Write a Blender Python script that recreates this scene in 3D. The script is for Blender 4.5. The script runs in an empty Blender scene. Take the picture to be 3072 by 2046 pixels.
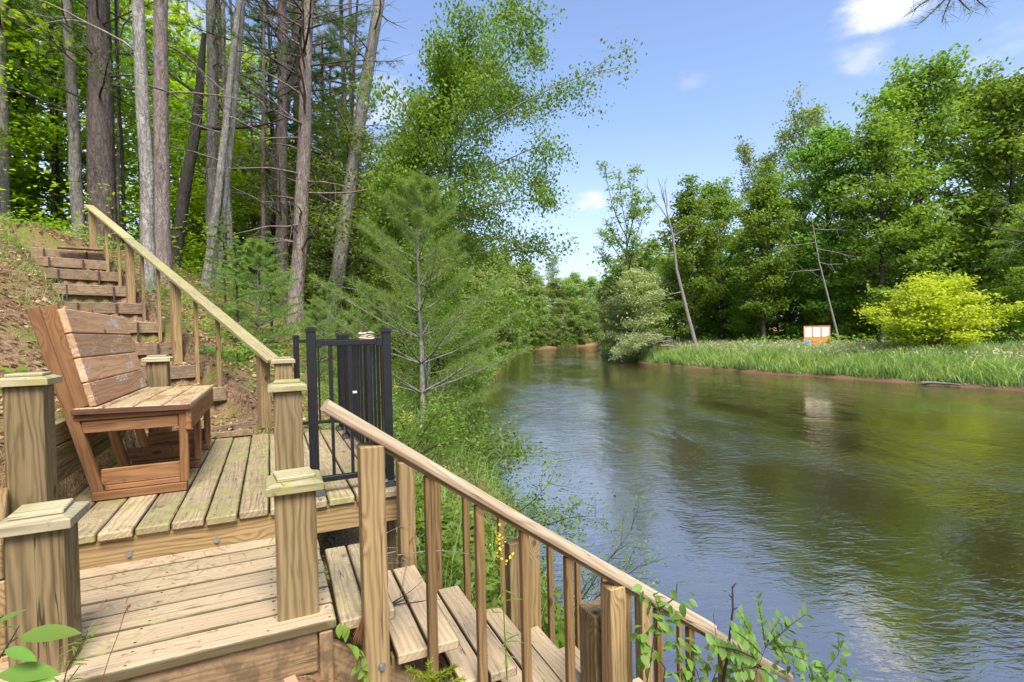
import bpy, bmesh, math, random
import numpy as np
from mathutils import Vector, Matrix, Euler, Quaternion
R = math.radians
sc = bpy.context.scene
COL = sc.collection

# ------------------------------------------------------------ camera
F_PX, W_PX = 1560.0, 3072.0
yaw, pit, roll = R(25), R(-0.9), R(1.3)
fw = Vector((math.sin(yaw)*math.cos(pit), math.cos(yaw)*math.cos(pit), math.sin(pit)))
r0 = Vector((math.cos(yaw), -math.sin(yaw), 0)); u0 = r0.cross(fw)
rt = r0*math.cos(roll) - u0*math.sin(roll); up = u0*math.cos(roll) + r0*math.sin(roll)
cam = bpy.data.objects.new('camera', bpy.data.cameras.new('camera')); COL.objects.link(cam)
m = Matrix((rt, up, -fw)).transposed().to_4x4(); m.translation = (0, 0, 2.6)
cam.matrix_world = m
cam.data.sensor_width = 36; cam.data.lens = 36*F_PX/W_PX
cam.data.clip_start = 0.05; cam.data.clip_end = 2000
sc.camera = cam

# ------------------------------------------------------------ light
SUN_AZ, SUN_EL = R(184), R(55)
world = bpy.data.worlds.new('World'); sc.world = world; world.use_nodes = True
sun_d = bpy.data.lights.new('sun', 'SUN'); sun_d.energy = 1.3; sun_d.angle = R(28); sun_d.color = (1, .95, .87)
sun = bpy.data.objects.new('sun', sun_d); COL.objects.link(sun)
sdir = Vector((math.sin(SUN_AZ)*math.cos(SUN_EL), math.cos(SUN_AZ)*math.cos(SUN_EL), math.sin(SUN_EL)))
sun.rotation_euler = sdir.to_track_quat('Z', 'Y').to_euler(); sun.location = sdir*60
vs = sc.view_settings
vs.view_transform = 'Standard'; vs.look = 'None'; vs.gamma = 1; vs.use_curve_mapping = False
vs.exposure = 2.45
sc.cycles.max_bounces = 9; sc.cycles.diffuse_bounces = 5; sc.cycles.glossy_bounces = 3
sc.cycles.transmission_bounces = 6; sc.cycles.transparent_max_bounces = 4
sc.cycles.caustics_reflective = False; sc.cycles.caustics_refractive = False
sc.cycles.use_denoising = True

# ------------------------------------------------------------ node helper
class NT:
    def __init__(s, tree): s.t = tree; s.n = tree.nodes; s.l = tree.links; s.n.clear()
    def new(s, typ, **kw):
        nd = s.n.new(typ)
        for k, v in kw.items(): setattr(nd, k, v)
        return nd
    def put(s, sock, v):
        if isinstance(v, bpy.types.NodeSocket): s.l.new(v, sock)
        elif isinstance(v, (tuple, list)) and sock.type == 'RGBA' and len(v) == 3: sock.default_value = (*v, 1)
        else: sock.default_value = v
    def math(s, op, a, b=0.0, clamp=False):
        nd = s.new('ShaderNodeMath', operation=op, use_clamp=clamp); s.put(nd.inputs[0], a); s.put(nd.inputs[1], b); return nd.outputs[0]
    def vmath(s, op, a, b=(0, 0, 0)):
        nd = s.new('ShaderNodeVectorMath', operation=op); s.put(nd.inputs[0], a); s.put(nd.inputs[1], b); return nd
    def mix(s, f, a, b, mode='MIX'):
        nd = s.new('ShaderNodeMix', data_type='RGBA', blend_type=mode); s.put(nd.inputs[0], f); s.put(nd.inputs[6], a); s.put(nd.inputs[7], b); return nd.outputs[2]
    def noise(s, vec, scale, detail=3, rough=.5, dist=0.0):
        nd = s.new('ShaderNodeTexNoise'); s.put(nd.inputs['Vector'], vec); s.put(nd.inputs['Scale'], scale)
        nd.inputs['Detail'].default_value = detail; nd.inputs['Roughness'].default_value = rough; nd.inputs['Distortion'].default_value = dist
        return nd.outputs[0]
    def voro(s, vec, scale, feature='F1'):
        nd = s.new('ShaderNodeTexVoronoi', feature=feature); s.put(nd.inputs['Vector'], vec); nd.inputs['Scale'].default_value = scale
        return nd
    def scl(s, vec, v, off=(0, 0, 0)):
        nd = s.new('ShaderNodeMapping'); s.put(nd.inputs[0], vec); nd.inputs['Scale'].default_value = v; nd.inputs['Location'].default_value = off
        return nd.outputs[0]
    def rng(s, v, a, b, c=0.0, d=1.0, smooth=True):
        nd = s.new('ShaderNodeMapRange', interpolation_type='SMOOTHSTEP' if smooth else 'LINEAR'); s.put(nd.inputs[0], v)
        for i, x in enumerate((a, b, c, d)): nd.inputs[i+1].default_value = x
        return nd.outputs[0]
    def bump(s, h, strength, dist, normal=None):
        nd = s.new('ShaderNodeBump'); s.put(nd.inputs['Height'], h); nd.inputs['Strength'].default_value = strength; nd.inputs['Distance'].default_value = dist
        if normal is not None: s.l.new(normal, nd.inputs['Normal'])
        return nd.outputs[0]
    def bsdf(s, col, rough=.7, spec=.3, normal=None, **kw):
        nd = s.new('ShaderNodeBsdfPrincipled'); s.put(nd.inputs['Base Color'], col); s.put(nd.inputs['Roughness'], rough); nd.inputs['Specular IOR Level'].default_value = spec
        if normal is not None: s.l.new(normal, nd.inputs['Normal'])
        for k, v in kw.items(): s.put(nd.inputs[k], v)
        return nd.outputs[0]
    def out(s, sh):
        o = s.new('ShaderNodeOutputMaterial'); s.l.new(sh, o.inputs[0])

def mat(name):
    mt = bpy.data.materials.new(name); mt.use_nodes = True
    return mt, NT(mt.node_tree)

# ------------------------------------------------------------ sky
def dirv(px, py):      # a compass direction in the sky
    return (fw + rt*((px-1536)/F_PX) - up*((py-1023)/F_PX)).normalized()
w = NT(world.node_tree)
sky = w.new('ShaderNodeTexSky', sky_type='NISHITA', sun_disc=False, sun_elevation=SUN_EL, sun_rotation=SUN_AZ, air_density=1.0, dust_density=1.2, ozone_density=2.0, altitude=200)
tc = w.new('ShaderNodeTexCoord').outputs['Generated']
sep = w.new('ShaderNodeSeparateXYZ'); w.l.new(tc, sep.inputs[0])
# two cloud fields over the whole dome (stretched along the horizon) and a thin haze near the horizon
cv = w.scl(tc, (1, 1, 2.6))
n1 = w.noise(cv, 2.3, 6, .55, .3); n3 = w.noise(w.scl(tc, (1, 1, 2.2)), 11, 6, .6); n2 = w.noise(w.scl(tc, (1, 1, 2.0), (3.1, 1.7, 0)), 5.5, 5, .6)
cloud = w.rng(w.math('ADD', n1, w.math('MULTIPLY', n2, .25)), .72, .95)
for d, rad, amt in ((dirv(2640, 20), .095, 1.0), (dirv(2600, 165), .07, .5), (dirv(1765, 612), .065, 1.0), (dirv(3080, 255), .06, .8), (dirv(2075, 240), .05, .2),
                    (dirv(260, 420), .30, .75), (dirv(1130, 330), .13, .55), (dirv(860, 700), .25, .7), (dirv(560, 90), .12, .5)):
    nd = w.vmath('DISTANCE', w.scl(tc, (1, 1, 1.7)), (d.x, d.y, d.z*1.7))
    near = w.rng(nd.outputs['Value'], rad, 0)
    spot = w.math('MULTIPLY', w.rng(w.math('ADD', w.math('MULTIPLY', n3, 1.9), w.math('MULTIPLY', near, .55)), 1.0, 1.6), amt)
    spot = w.math('MULTIPLY', spot, w.rng(near, 0, .7))
    cloud = w.math('MAXIMUM', cloud, spot)
haze = w.rng(sep.outputs[2], .38, -.05)
skyc = w.mix(.04, w.mix(1.0, sky.outputs[0], (1.02, .98, 1.04), 'MULTIPLY'), (2.6, 2.9, 3.5))
skyc = w.mix(w.math('MULTIPLY', haze, .75), skyc, (2.75, 3.05, 3.55))
skyc = w.mix(w.math('MULTIPLY', cloud, .9), skyc, (3.9, 3.95, 4.1))
bg = w.new('ShaderNodeBackground'); w.l.new(skyc, bg.inputs[0]); bg.inputs[1].default_value = 0.0525
wo = w.new('ShaderNodeOutputWorld'); w.l.new(bg.outputs[0], wo.inputs[0])

# ------------------------------------------------------------ object helpers
WM = {}
def reg(o, parent, M, label=None, cat=None, group=None, kind=None):
    COL.objects.link(o); WM[o] = M.copy()
    if parent is None: o.matrix_basis = M
    else: o.parent = parent; o.matrix_basis = WM[parent].inverted() @ M
    if label: o['label'] = label
    if cat: o['category'] = cat
    if group: o['group'] = group
    if kind: o['kind'] = kind
    return o
I4 = Matrix.Identity(4)
def T(*v): return Matrix.Translation(Vector(v))
def thing(name, loc, label, cat, group=None):
    return reg(bpy.data.objects.new(name, None), None, T(*loc), label, cat, group)
def obj(name, me, parent=None, M=I4, **kw):
    return reg(bpy.data.objects.new(name, me), parent, M, **kw)

def np_mesh(name, V, polys, mt, smooth=False):
    """polys: list of (N,k) int arrays"""
    me = bpy.data.meshes.new(name)
    V = np.ascontiguousarray(V, np.float32)
    me.vertices.add(len(V)); me.vertices.foreach_set('co', V.ravel())
    loops = np.concatenate([p.ravel() for p in polys]).astype(np.int32)
    tot = np.concatenate([np.full(len(p), p.shape[1], np.int32) for p in polys])
    start = np.concatenate([[0], np.cumsum(tot)[:-1]]).astype(np.int32)
    me.loops.add(len(loops)); me.loops.foreach_set('vertex_index', loops)
    me.polygons.add(len(tot)); me.polygons.foreach_set('loop_start', start); me.polygons.foreach_set('loop_total', tot)
    if smooth: me.polygons.foreach_set('use_smooth', np.ones(len(tot), bool))
    me.update(calc_edges=True); me.validate()
    if mt: me.materials.append(mt)
    return me

def bm_mesh(name, bm, mt, smooth=False):
    me = bpy.data.meshes.new(name); bm.to_mesh(me); bm.free()
    if smooth:
        for p in me.polygons: p.use_smooth = True
    if mt: me.materials.append(mt)
    return me
_box = {}
def box_mesh(L, W, Tk, mt, bev=.004):
    k = (round(L, 3), round(W, 3), round(Tk, 3), mt.name, bev)
    if k not in _box:
        bm = bmesh.new(); bmesh.ops.create_cube(bm, size=1)
        bmesh.ops.scale(bm, vec=(L, W, Tk), verts=bm.verts)
        if bev: bmesh.ops.bevel(bm, geom=bm.edges[:], offset=bev, segments=1, affect='EDGES')
        _box[k] = bm_mesh('board', bm, mt)
    return _box[k]
def frame(p0, p1, side):
    """matrix whose X runs p0->p1 and whose Y is close to side"""
    x = (Vector(p1)-Vector(p0)).normalized(); z = x.cross(Vector(side)).normalized(); y = z.cross(x)
    M = Matrix((x, y, z)).transposed().to_4x4(); M.translation = (Vector(p0)+Vector(p1))/2
    return M
def board(name, p0, p1, W, Tk, mt, parent, side=(0, 1, 0), bev=.004, **kw):
    """board with its length from p0 to p1, width W along side, thickness Tk"""
    L = (Vector(p1)-Vector(p0)).length
    return obj(name, box_mesh(L, W, Tk, mt, bev), parent, frame(p0, p1, side), **kw)

def tube_arr(pts, rad, k=6):
    pts = np.asarray(pts, float); n = len(pts); rad = np.broadcast_to(np.asarray(rad, float), (n,))
    t = np.gradient(pts, axis=0); t /= np.linalg.norm(t, axis=1)[:, None]+1e-9
    ref = np.array([1., 0, 0]) if abs(t[0, 0]) < .8 else np.array([0, 1., 0])
    a = np.cross(t, ref); a /= np.linalg.norm(a, axis=1)[:, None]; b = np.cross(t, a)
    ang = np.linspace(0, 2*np.pi, k, endpoint=False)
    V = pts[:, None]+rad[:, None, None]*(a[:, None]*np.cos(ang)[None, :, None]+b[:, None]*np.sin(ang)[None, :, None])
    i = np.arange(n-1)[:, None]*k; j = np.arange(k)[None]
    F = np.stack([i+j, i+(j+1) % k, i+k+(j+1) % k, i+k+j], -1).reshape(-1, 4)
    return V.reshape(-1, 3), F
class Acc:
    def __init__(s): s.V = []; s.Q = []; s.Tq = []; s.n = 0
    def add(s, V, Q=None, Tr=None):
        if Q is not None and len(Q): s.Q.append(np.asarray(Q)+s.n)
        if Tr is not None and len(Tr): s.Tq.append(np.asarray(Tr)+s.n)
        s.V.append(np.asarray(V)); s.n += len(V)
    def tube(s, pts, rad, k=6): s.add(*tube_arr(pts, rad, k))
    def mesh(s, name, mt, smooth=False):
        pol = []
        if s.Q: pol.append(np.concatenate(s.Q))
        if s.Tq: pol.append(np.concatenate(s.Tq))
        return np_mesh(name, np.concatenate(s.V), pol, mt, smooth)

# ------------------------------------------------------------ materials
def wood(name, light, dark, moss=None, moss_amt=0.0, weather=.25, peel=None, dirt=0.0, rough=.75, fine=1.0, edge=0.0, pk=1.17):
    mt, n = mat(name)
    o = n.new('ShaderNodeTexCoord').outputs['Object']
    oi = n.new('ShaderNodeObjectInfo')
    off = n.new('ShaderNodeCombineXYZ')
    for i, k in enumerate((37.1, 71.7, 53.3)): n.put(off.inputs[i], n.math('MULTIPLY', oi.outputs['Random'], k))
    v = n.vmath('ADD', o, off.outputs[0]).outputs[0]
    sp = n.new('ShaderNodeSeparateXYZ'); n.l.new(o, sp.inputs[0])
    wob = n.noise(n.scl(v, (1.5, 9, 9)), 1.0, 3, .5)
    vk = n.voro(n.scl(v, (3.6, 7.0, 7.0)), 1.0)
    sc_ = n.new('ShaderNodeSeparateColor'); n.l.new(vk.outputs['Color'], sc_.inputs[0]); keep = n.math('GREATER_THAN', sc_.outputs[0], .55)
    kn = n.math('MULTIPLY', n.rng(vk.outputs['Distance'], .42, .0), keep)
    ck = n.noise(n.scl(v, (.9, 34, 34)), 1.0, 2, .5); ck = n.rng(n.math('ABSOLUTE', n.math('SUBTRACT', ck, .5)), .011, .004)
    ck = n.math('MULTIPLY', ck, n.rng(n.noise(n.scl(v, (1.3, 8, 8)), 1.0, 1, .5), .5, .6))
    ring = n.math('ADD', n.math('MULTIPLY', n.math('ADD', sp.outputs[1], n.math('MULTIPLY', sp.outputs[2], .8)), 260*fine), n.math('MULTIPLY', wob, 34))
    ring = n.math('ADD', ring, n.math('MULTIPLY', kn, 26))
    g = n.math('MULTIPLY_ADD', n.math('SINE', ring), .5); g.node.inputs[2].default_value = .5
    g = n.math('POWER', g, 1.6)
    fi = n.noise(n.scl(v, (3, 150, 150)), 1.0, 2, .6)
    big = n.noise(n.scl(v, (1.1, 3, 3)), 1.0, 3, .6)
    f = n.math('ADD', n.math('MULTIPLY', g, .58), n.math('MULTIPLY', n.rng(fi, .3, .7), .30))
    c = n.mix(f, light, dark)
    c = n.mix(n.math('MULTIPLY', n.rng(big, .35, .75), weather), c, tuple(x*.62+.03 for x in light))
    tint = n.math('MULTIPLY', n.math('SUBTRACT', oi.outputs['Random'], .5), .42)
    hs = n.new('ShaderNodeHueSaturation'); n.put(hs.inputs['Value'], n.math('ADD', 1.0, tint)); n.put(hs.inputs['Color'], c); c = hs.outputs[0]
    c = n.mix(n.math('MULTIPLY', n.math('MULTIPLY', n.rng(vk.outputs['Distance'], .15, .06), keep), .8), c, tuple(x*.35 for x in dark))
    c = n.mix(n.math('MULTIPLY', ck, .8), c, tuple(x*.22 for x in dark))
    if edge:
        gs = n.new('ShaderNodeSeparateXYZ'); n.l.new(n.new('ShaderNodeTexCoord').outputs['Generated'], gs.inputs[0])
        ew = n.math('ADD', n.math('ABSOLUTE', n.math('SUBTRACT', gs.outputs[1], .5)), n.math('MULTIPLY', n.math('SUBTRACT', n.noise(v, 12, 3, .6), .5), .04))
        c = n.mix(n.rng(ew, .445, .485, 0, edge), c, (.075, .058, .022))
    if moss:
        mm = n.noise(v, 9, 5, .65); mb = n.noise(v, 2.2, 3, .5)
        mf = n.rng(n.math('ADD', mm, mb), 1.12-.3*moss_amt, 1.38-.3*moss_amt)
        c = n.mix(n.math('MULTIPLY', mf, .85), c, moss)
        c = n.mix(n.rng(n.noise(v, 38, 3, .6), .60, .74, 0, .6), c, tuple(x*.35 for x in dark))
    if peel:
        pm = n.noise(n.scl(v, (22, 60, 60)), 1.0, 4, .7)
        pz = n.noise(n.scl(v, (3.2, 9, 9)), 1.0, 2, .5)
        pf = n.rng(n.math('ADD', pm, n.math('MULTIPLY', pz, .9)), pk, pk+.05)
        c = n.mix(n.math('MULTIPLY', pf, .9), c, peel)
    if dirt:
        df = n.rng(n.noise(v, 14, 5, .7), .42, .62)
        c = n.mix(n.math('MULTIPLY', df, dirt), c, (.10, .065, .035))
    h = n.math('ADD', n.math('MULTIPLY', g, .5), fi)
    n.out(n.bsdf(c, rough, .25, n.bump(h, .35, .002)))
    return mt
M_TAN = wood('treated_pine', (.40, .275, .12), (.17, .10, .04), weather=.3)
M_BAL = wood('baluster_pine', (.26, .16, .062), (.13, .07, .025), weather=.4)
M_POST = wood('treated_pine_post', (.27, .195, .09), (.095, .06, .024), weather=.45, fine=.8)
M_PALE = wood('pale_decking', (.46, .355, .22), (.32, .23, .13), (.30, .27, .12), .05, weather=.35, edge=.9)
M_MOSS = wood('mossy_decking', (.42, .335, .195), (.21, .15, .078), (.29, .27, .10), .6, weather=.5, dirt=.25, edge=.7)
M_CAP = wood('algae_cap', (.46, .40, .25), (.25, .19, .10), (.30, .28, .10), .7, weather=.3)
M_RAIL = wood('silvered_rail', (.60, .47, .31), (.34, .235, .135), weather=.2, fine=.6)
M_MRAIL = wood('lichen_rail', (.42, .36, .19), (.20, .15, .07), (.31, .30, .11), .65, weather=.4)
M_DIRT = wood('muddy_board', (.36, .24, .12), (.17, .10, .045), weather=.5, dirt=.7)
M_STEP = wood('weathered_timber', (.33, .23, .135), (.15, .095, .055), weather=.6, dirt=.45)
M_RED = wood('redwood_stain', (.29, .14, .052), (.155, .067, .024), weather=.35, fine=.7)
M_REDD = wood('redwood_edge', (.16, .075, .045), (.09, .04, .024), weather=.3, fine=.7)
M_PEEL = wood('redwood_worn_slat', (.58, .345, .185), (.42, .225, .105), weather=.3, peel=(.60, .53, .44), fine=.7, pk=1.10)
M_SEAT = wood('redwood_bleached_seat', (.54, .42, .24), (.30, .18, .09), (.42, .36, .16), .5, weather=.3, peel=(.27, .15, .075), pk=1.0)

def plain(name, col, rough=.5, metal=0.0, spec=.5, var=.25, bump=0.0, scale=30):
    mt, n = mat(name); o = n.new('ShaderNodeTexCoord').outputs['Object']
    nz = n.noise(o, scale, 4, .6)
    c = n.mix(n.rng(nz, .3, .7), tuple(x*(1-var) for x in col), tuple(x*(1+var) for x in col))
    n.out(n.bsdf(c, rough, spec, n.bump(nz, bump, .004) if bump else None, Metallic=metal)); return mt
M_BLACK = plain('black_powder_coat', (.009, .0095, .011), .38, 0, .4, .3, .05, 60)
M_STEEL = plain('galvanised_steel', (.42, .43, .46), .4, .9, .5, .2)
M_IRON = plain('rusty_iron', (.05, .035, .03), .8)
M_ROPE = plain('rope', (.55, .45, .32), .9, 0, .1, .3, .3, 90)
M_ORANGE = plain('orange_board', (.62, .24, .035), .6, var=.2, scale=6)
M_WHITE = plain('white_panel', (.78, .79, .82), .5, var=.05, scale=5)
M_BLUE = plain('blue_patch', (.06, .33, .68), .6, var=.5, scale=14)
M_DARK = plain('dark_twig', (.035, .022, .018), .8)

def bark(name, a, b, sz, lichen=None, plate=1.0):
    mt, n = mat(name); o = n.new('ShaderNodeTexCoord').outputs['Object']
    oi = n.new('ShaderNodeObjectInfo'); v = n.vmath('ADD', o, oi.outputs['Location']).outputs[0]
    q = n.scl(v, (1, 1, .22))
    w1 = n.noise(q, sz*1.6, 5, .7, .8); w2 = n.noise(n.scl(v, (1, 1, .5)), sz*4.5, 3, .6)
    vo = n.voro(n.vmath('ADD', q, n.scl(n.noise(v, sz*.7, 3, .6), (.12, .12, .12))).outputs[0], sz*1.5, 'DISTANCE_TO_EDGE').outputs['Distance']
    f = n.math('ADD', n.math('MULTIPLY', n.rng(w1, .32, .66), .6), n.math('MULTIPLY', n.rng(w2, .3, .7), .4))
    f = n.math('MULTIPLY', f, n.rng(vo, 0, .10, 1-.6*plate, 1))
    c = n.mix(f, a, b)
    c = n.mix(n.rng(n.noise(v, 1.3, 3, .5), .4, .7, 0, .4), c, tuple(x*.6 for x in b))
    if lichen: c = n.mix(n.rng(n.noise(v, 7, 5, .7), .54, .66, 0, .7), c, lichen)
    n.out(n.bsdf(c, .9, .1, n.bump(f, .8, .02))); return mt
M_PINE = bark('pine_bark', (.10, .073, .062), (.40, .32, .275), 7)
M_DPINE = bark('dark_pine_bark', (.04, .032, .028), (.19, .15, .13), 6)
M_GREY = bark('grey_bark', (.085, .078, .066), (.36, .325, .28), 5, (.26, .30, .22))
M_LICH = bark('lichen_bark', (.11, .095, .08), (.40, .37, .32), 7, (.36, .42, .33))
M_BIRCH = bark('birch_bark', (.10, .085, .07), (.40, .37, .32), 6, (.5, .48, .44))
M_TRUNK = bark('dark_wet_bark', (.03, .027, .022), (.13, .11, .088), 9)
M_DEADW = bark('bare_grey_wood', (.14, .12, .10), (.40, .36, .32), 10)

def leaf(name, a, b, trans=.35, tcol=None, rough=.5, patch=None):
    mt, n = mat(name)
    g = n.new('ShaderNodeNewGeometry'); oi = n.new('ShaderNodeObjectInfo')
    c = n.mix(g.outputs['Random Per Island'], a, b)
    if patch: # seed heads, dead leaves: some islands have another colour
        c = n.mix(n.math('GREATER_THAN', n.math('FRACT', n.math('MULTIPLY', g.outputs['Random Per Island'], 17.3)), patch[0]), c, patch[1])
    hs = n.new('ShaderNodeHueSaturation'); n.put(hs.inputs['Color'], c)
    n.put(hs.inputs['Hue'], n.math('MULTIPLY_ADD', oi.outputs['Random'], .03)); hs.inputs['Hue'].links[0].from_node.inputs[2].default_value = .485
    n.put(hs.inputs['Value'], n.math('MULTIPLY_ADD', oi.outputs['Random'], .35)); hs.inputs['Value'].links[0].from_node.inputs[2].default_value = .82
    c = hs.outputs[0]
    p = n.bsdf(c, rough, .35)
    t = n.new('ShaderNodeBsdfTranslucent')
    n.put(t.inputs[0], n.mix(1.0, c, tcol or (1.5, 1.55, .7), 'MULTIPLY'))
    mx = n.new('ShaderNodeMixShader'); mx.inputs[0].default_value = trans
    n.l.new(p, mx.inputs[1]); n.l.new(t.outputs[0], mx.inputs[2]); n.out(mx.outputs[0]); return mt
L_MAPLE = leaf('maple_leaf', (.19, .32, .012), (.34, .46, .03), .55)
L_GREEN = leaf('green_leaf', (.13, .23, .03), (.25, .36, .055), .5)
L_DEEP = leaf('deep_leaf', (.12, .22, .03), (.23, .34, .055), .5)
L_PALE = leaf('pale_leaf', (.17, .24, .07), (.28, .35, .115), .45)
L_YEL = leaf('yellow_leaf', (.35, .41, .03), (.52, .53, .06), .5)
L_BIRCH = leaf('birch_leaf', (.10, .18, .018), (.22, .31, .035), .45)
L_WILLOW = leaf('willow_leaf', (.29, .34, .15), (.46, .49, .26), .4)
L_PINE = leaf('pine_needle', (.16, .25, .05), (.27, .36, .085), .45, rough=.45)
L_DPINE = leaf('dark_needle', (.085, .15, .04), (.17, .24, .06), .4, rough=.45)
L_SPRUCE = leaf('spruce_tip', (.14, .22, .06), (.25, .34, .09), .4)
L_HAZE = leaf('hazed_leaf', (.19, .28, .08), (.32, .41, .14), .45)  # paler green: haze at the river bend put into the leaf colour
L_GRASS2 = leaf('dry_grass', (.22, .30, .06), (.40, .42, .14), .4)
L_TIP = leaf('bright_needle', (.23, .30, .02), (.34, .40, .04), .3)
L_GRASS = leaf('grass_blade', (.19, .30, .075), (.36, .46, .16), .45)
L_SEED = leaf('seed_head', (.33, .30, .17), (.50, .46, .30), .3, (1.1, 1.05, .8))
L_LITTER = leaf('dead_leaf', (.28, .145, .07), (.56, .40, .25), .15, (1.1, .9, .6))
L_NEEDLE = leaf('brown_needle', (.20, .085, .03), (.36, .18, .075), .1, (1.1, .8, .5))
L_WEED = leaf('weed_leaf', (.10, .21, .03), (.20, .33, .06), .4)
L_GOLD = leaf('goldenrod_flower', (.55, .50, .02), (.68, .62, .04), .2)

# ------------------------------------------------------------ terrain and water
LY=[-60,-10,0,3.7,4.9,6.7,8.6,12,21.7,38,56,68,72,75,78,84,90]
LX=[0.5,1.6,1.95,2.13,2.5,3.2,3.6,4.4,8.6,16.8,26.7,34,40,49,70,160,400]
RY=[-60,0,9.5,20,26,31.5,37,42,50,58,63,66,69,74,78]
RX=[30,26,25.4,25.1,25.5,26.5,27.5,29.4,34,40,46,54,80,160,400]
# hillside stair: handrail path in plan, t from the deck (0) to the top (1)
P0 = np.array([-.06, 5.37]); P1 = np.array([-2.77, 11.26]); PD = P1-P0; PL = np.linalg.norm(PD); PU = PD/PL; PN = np.array([-PU[1], PU[0]])
ST_T = [.05, .155, .26, .37, .455, .56, .66, .74, .84, .90]
ST_Z = [1.80, 2.10, 2.32, 2.58, 2.85, 3.12, 3.40, 3.66, 3.90, 4.08]
def hill(x, y):
    xl=np.interp(y,LY,LX); xr=np.interp(y,RY,RX)+np.where(y<62,.16*np.sin(1.1*y+.4)+.13*np.sin(2.6*y)+.07*np.sin(5.3*y+1),0)
    s=(xl-x)*.9; s=np.where((y>56)&(s>0),np.minimum(s,np.maximum(y-66,0)*.8+(xl-x)*.25),s)
    zl=np.interp(s,[-6,-2,0,.25,1.6,2.6,3.0,3.6,6.9,9,60],[-1.3,-.7,-.02,.28,1.38,1.75,2.08,2.36,4.5,4.75,6.5])
    far=np.clip((y-14)/25,0,1)
    zl=np.where(s>0,zl*(1-far)+far*np.interp(s,[0,.4,3,10,60],[0,.5,1.1,1.8,3.5]),zl)
    q=(x-xr)*.95
    zr=np.interp(q,[-6,-2,0,.3,1.2,4,30,120],[-1.3,-.7,-.02,.15,.45,.7,1.6,4])
    z=np.where(q>-2,np.maximum(zr,-1.3),zl)
    z=np.where((q>-2)&(s>-2),np.maximum(zl,zr),z)
    land=np.clip(z/.6,0,1)
    z=z+land*(.035*np.sin(2.1*x+1.3*y)+.03*np.sin(3.7*y-2.2*x+1)+.018*np.sin(7.3*x+5.1*y)+.014*np.sin(11.7*y-6.9*x))
    return z
def ground(x, y):
    x=np.asarray(x,float); y=np.asarray(y,float); z=hill(x,y)
    def cut(z,x0,x1,y0,y1,top): return np.where((x>x0)&(x<x1)&(y>y0)&(y<y1),np.minimum(z,top),z)
    z=cut(z,-.80,.45,1.98,2.95,1.42); z=cut(z,-1.03,.70,2.80,5.12,1.60)
    z=np.where((x>.15)&(x<2.7)&(y>1.72)&(y<2.8),np.minimum(z,1.61-.72*(x-.19)-.24),z)
    z=np.where((x>-.8)&(x<.3)&(y>1.2)&(y<1.98),np.minimum(z,1.44-.14*np.clip(x,0,1)),z)
    z=np.where((x<-1.03)&(y>2.95)&(y<5.2),np.maximum(z,2.12+.35*np.clip(-1.03-x,0,1)),z)
    z=np.where((x<-1.12)&(y>1.5)&(y<2.96),np.maximum(z,1.8+.5*np.clip(-1.12-x,0,1)),z); z=np.where((x>-1.12)&(x<-.6)&(y>1.3)&(y<3.0),np.minimum(z,1.55),z)
    d=(x-P0[0])*PU[0]+(y-P0[1])*PU[1]; e=(x-P0[0])*PN[0]+(y-P0[1])*PN[1]; t=d/PL
    inn=(e>-.12)&(e<1.05)&(t>-.02)&(t<.99)
    zs=np.full_like(z,1.74)
    for tt,zz in zip(ST_T,ST_Z): zs=np.where(t>tt+.004,zz-.02,zs)
    return np.where(inn,zs,z)
def gz(x, y): return float(ground(np.array([x]), np.array([y]))[0])

def axis(lo, a, b, hi, st, g=1.22):
    c=[a+i*st for i in range(int(round((b-a)/st))+1)]
    s=st
    while c[-1]<hi: s=min(s*g,40); c.append(c[-1]+s)
    s=st; l=[a]
    while l[-1]>lo: s=min(s*g,40); l.append(l[-1]-s)
    return np.array(l[:0:-1]+c)
def axis2(lo, a, b, c2, hi): # dense, then medium over the river bank, then coarse
    c=list(np.arange(a,b,.075)); s=.075
    while c[-1]<c2: s=min(s*1.1,.7); c.append(c[-1]+s)
    while c[-1]<hi: s=min(s*1.2,60); c.append(c[-1]+s)
    s=.075; l=[a]
    while l[-1]>lo: s=min(s*1.2,60); l.append(l[-1]-s)
    return np.array(l[:0:-1]+c)
gx=axis2(-500,-4.2,3.6,32,900); gy=axis2(-300,.2,12.5,50,1200)
X,Y=np.meshgrid(gx,gy,indexing='ij'); Z=ground(X,Y)
nx,ny=X.shape; idx=np.arange(nx*ny).reshape(nx,ny)
Q=np.stack([idx[:-1,:-1],idx[1:,:-1],idx[1:,1:],idx[:-1,1:]],-1).reshape(-1,4)
mt,n=mat('forest_floor'); o=n.new('ShaderNodeTexCoord').outputs['Object']
a=n.noise(o,26,5,.7); b=n.noise(o,1.6,4,.6); c3=n.noise(o,70,3,.6)
c=n.mix(n.rng(a,.3,.7),(.12,.066,.034),(.36,.23,.13))
c=n.mix(n.rng(c3,.5,.68,0,.6),c,(.48,.35,.22))
c=n.mix(n.rng(n.math('ADD',b,n.math('MULTIPLY',a,.4)),.68,.86,0,.8),c,(.20,.21,.045))
sp=n.new('ShaderNodeSeparateXYZ'); n.l.new(o,sp.inputs[0])
c=n.mix(n.rng(sp.outputs[2],.30,.02),c,(.17,.10,.062))
n.out(n.bsdf(c,.95,.1,n.bump(n.math('ADD',a,c3),.8,.03)))
terrain=obj('ground',np_mesh('ground',np.stack([X,Y,Z],-1).reshape(-1,3),[Q],mt,True),kind='structure')

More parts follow.
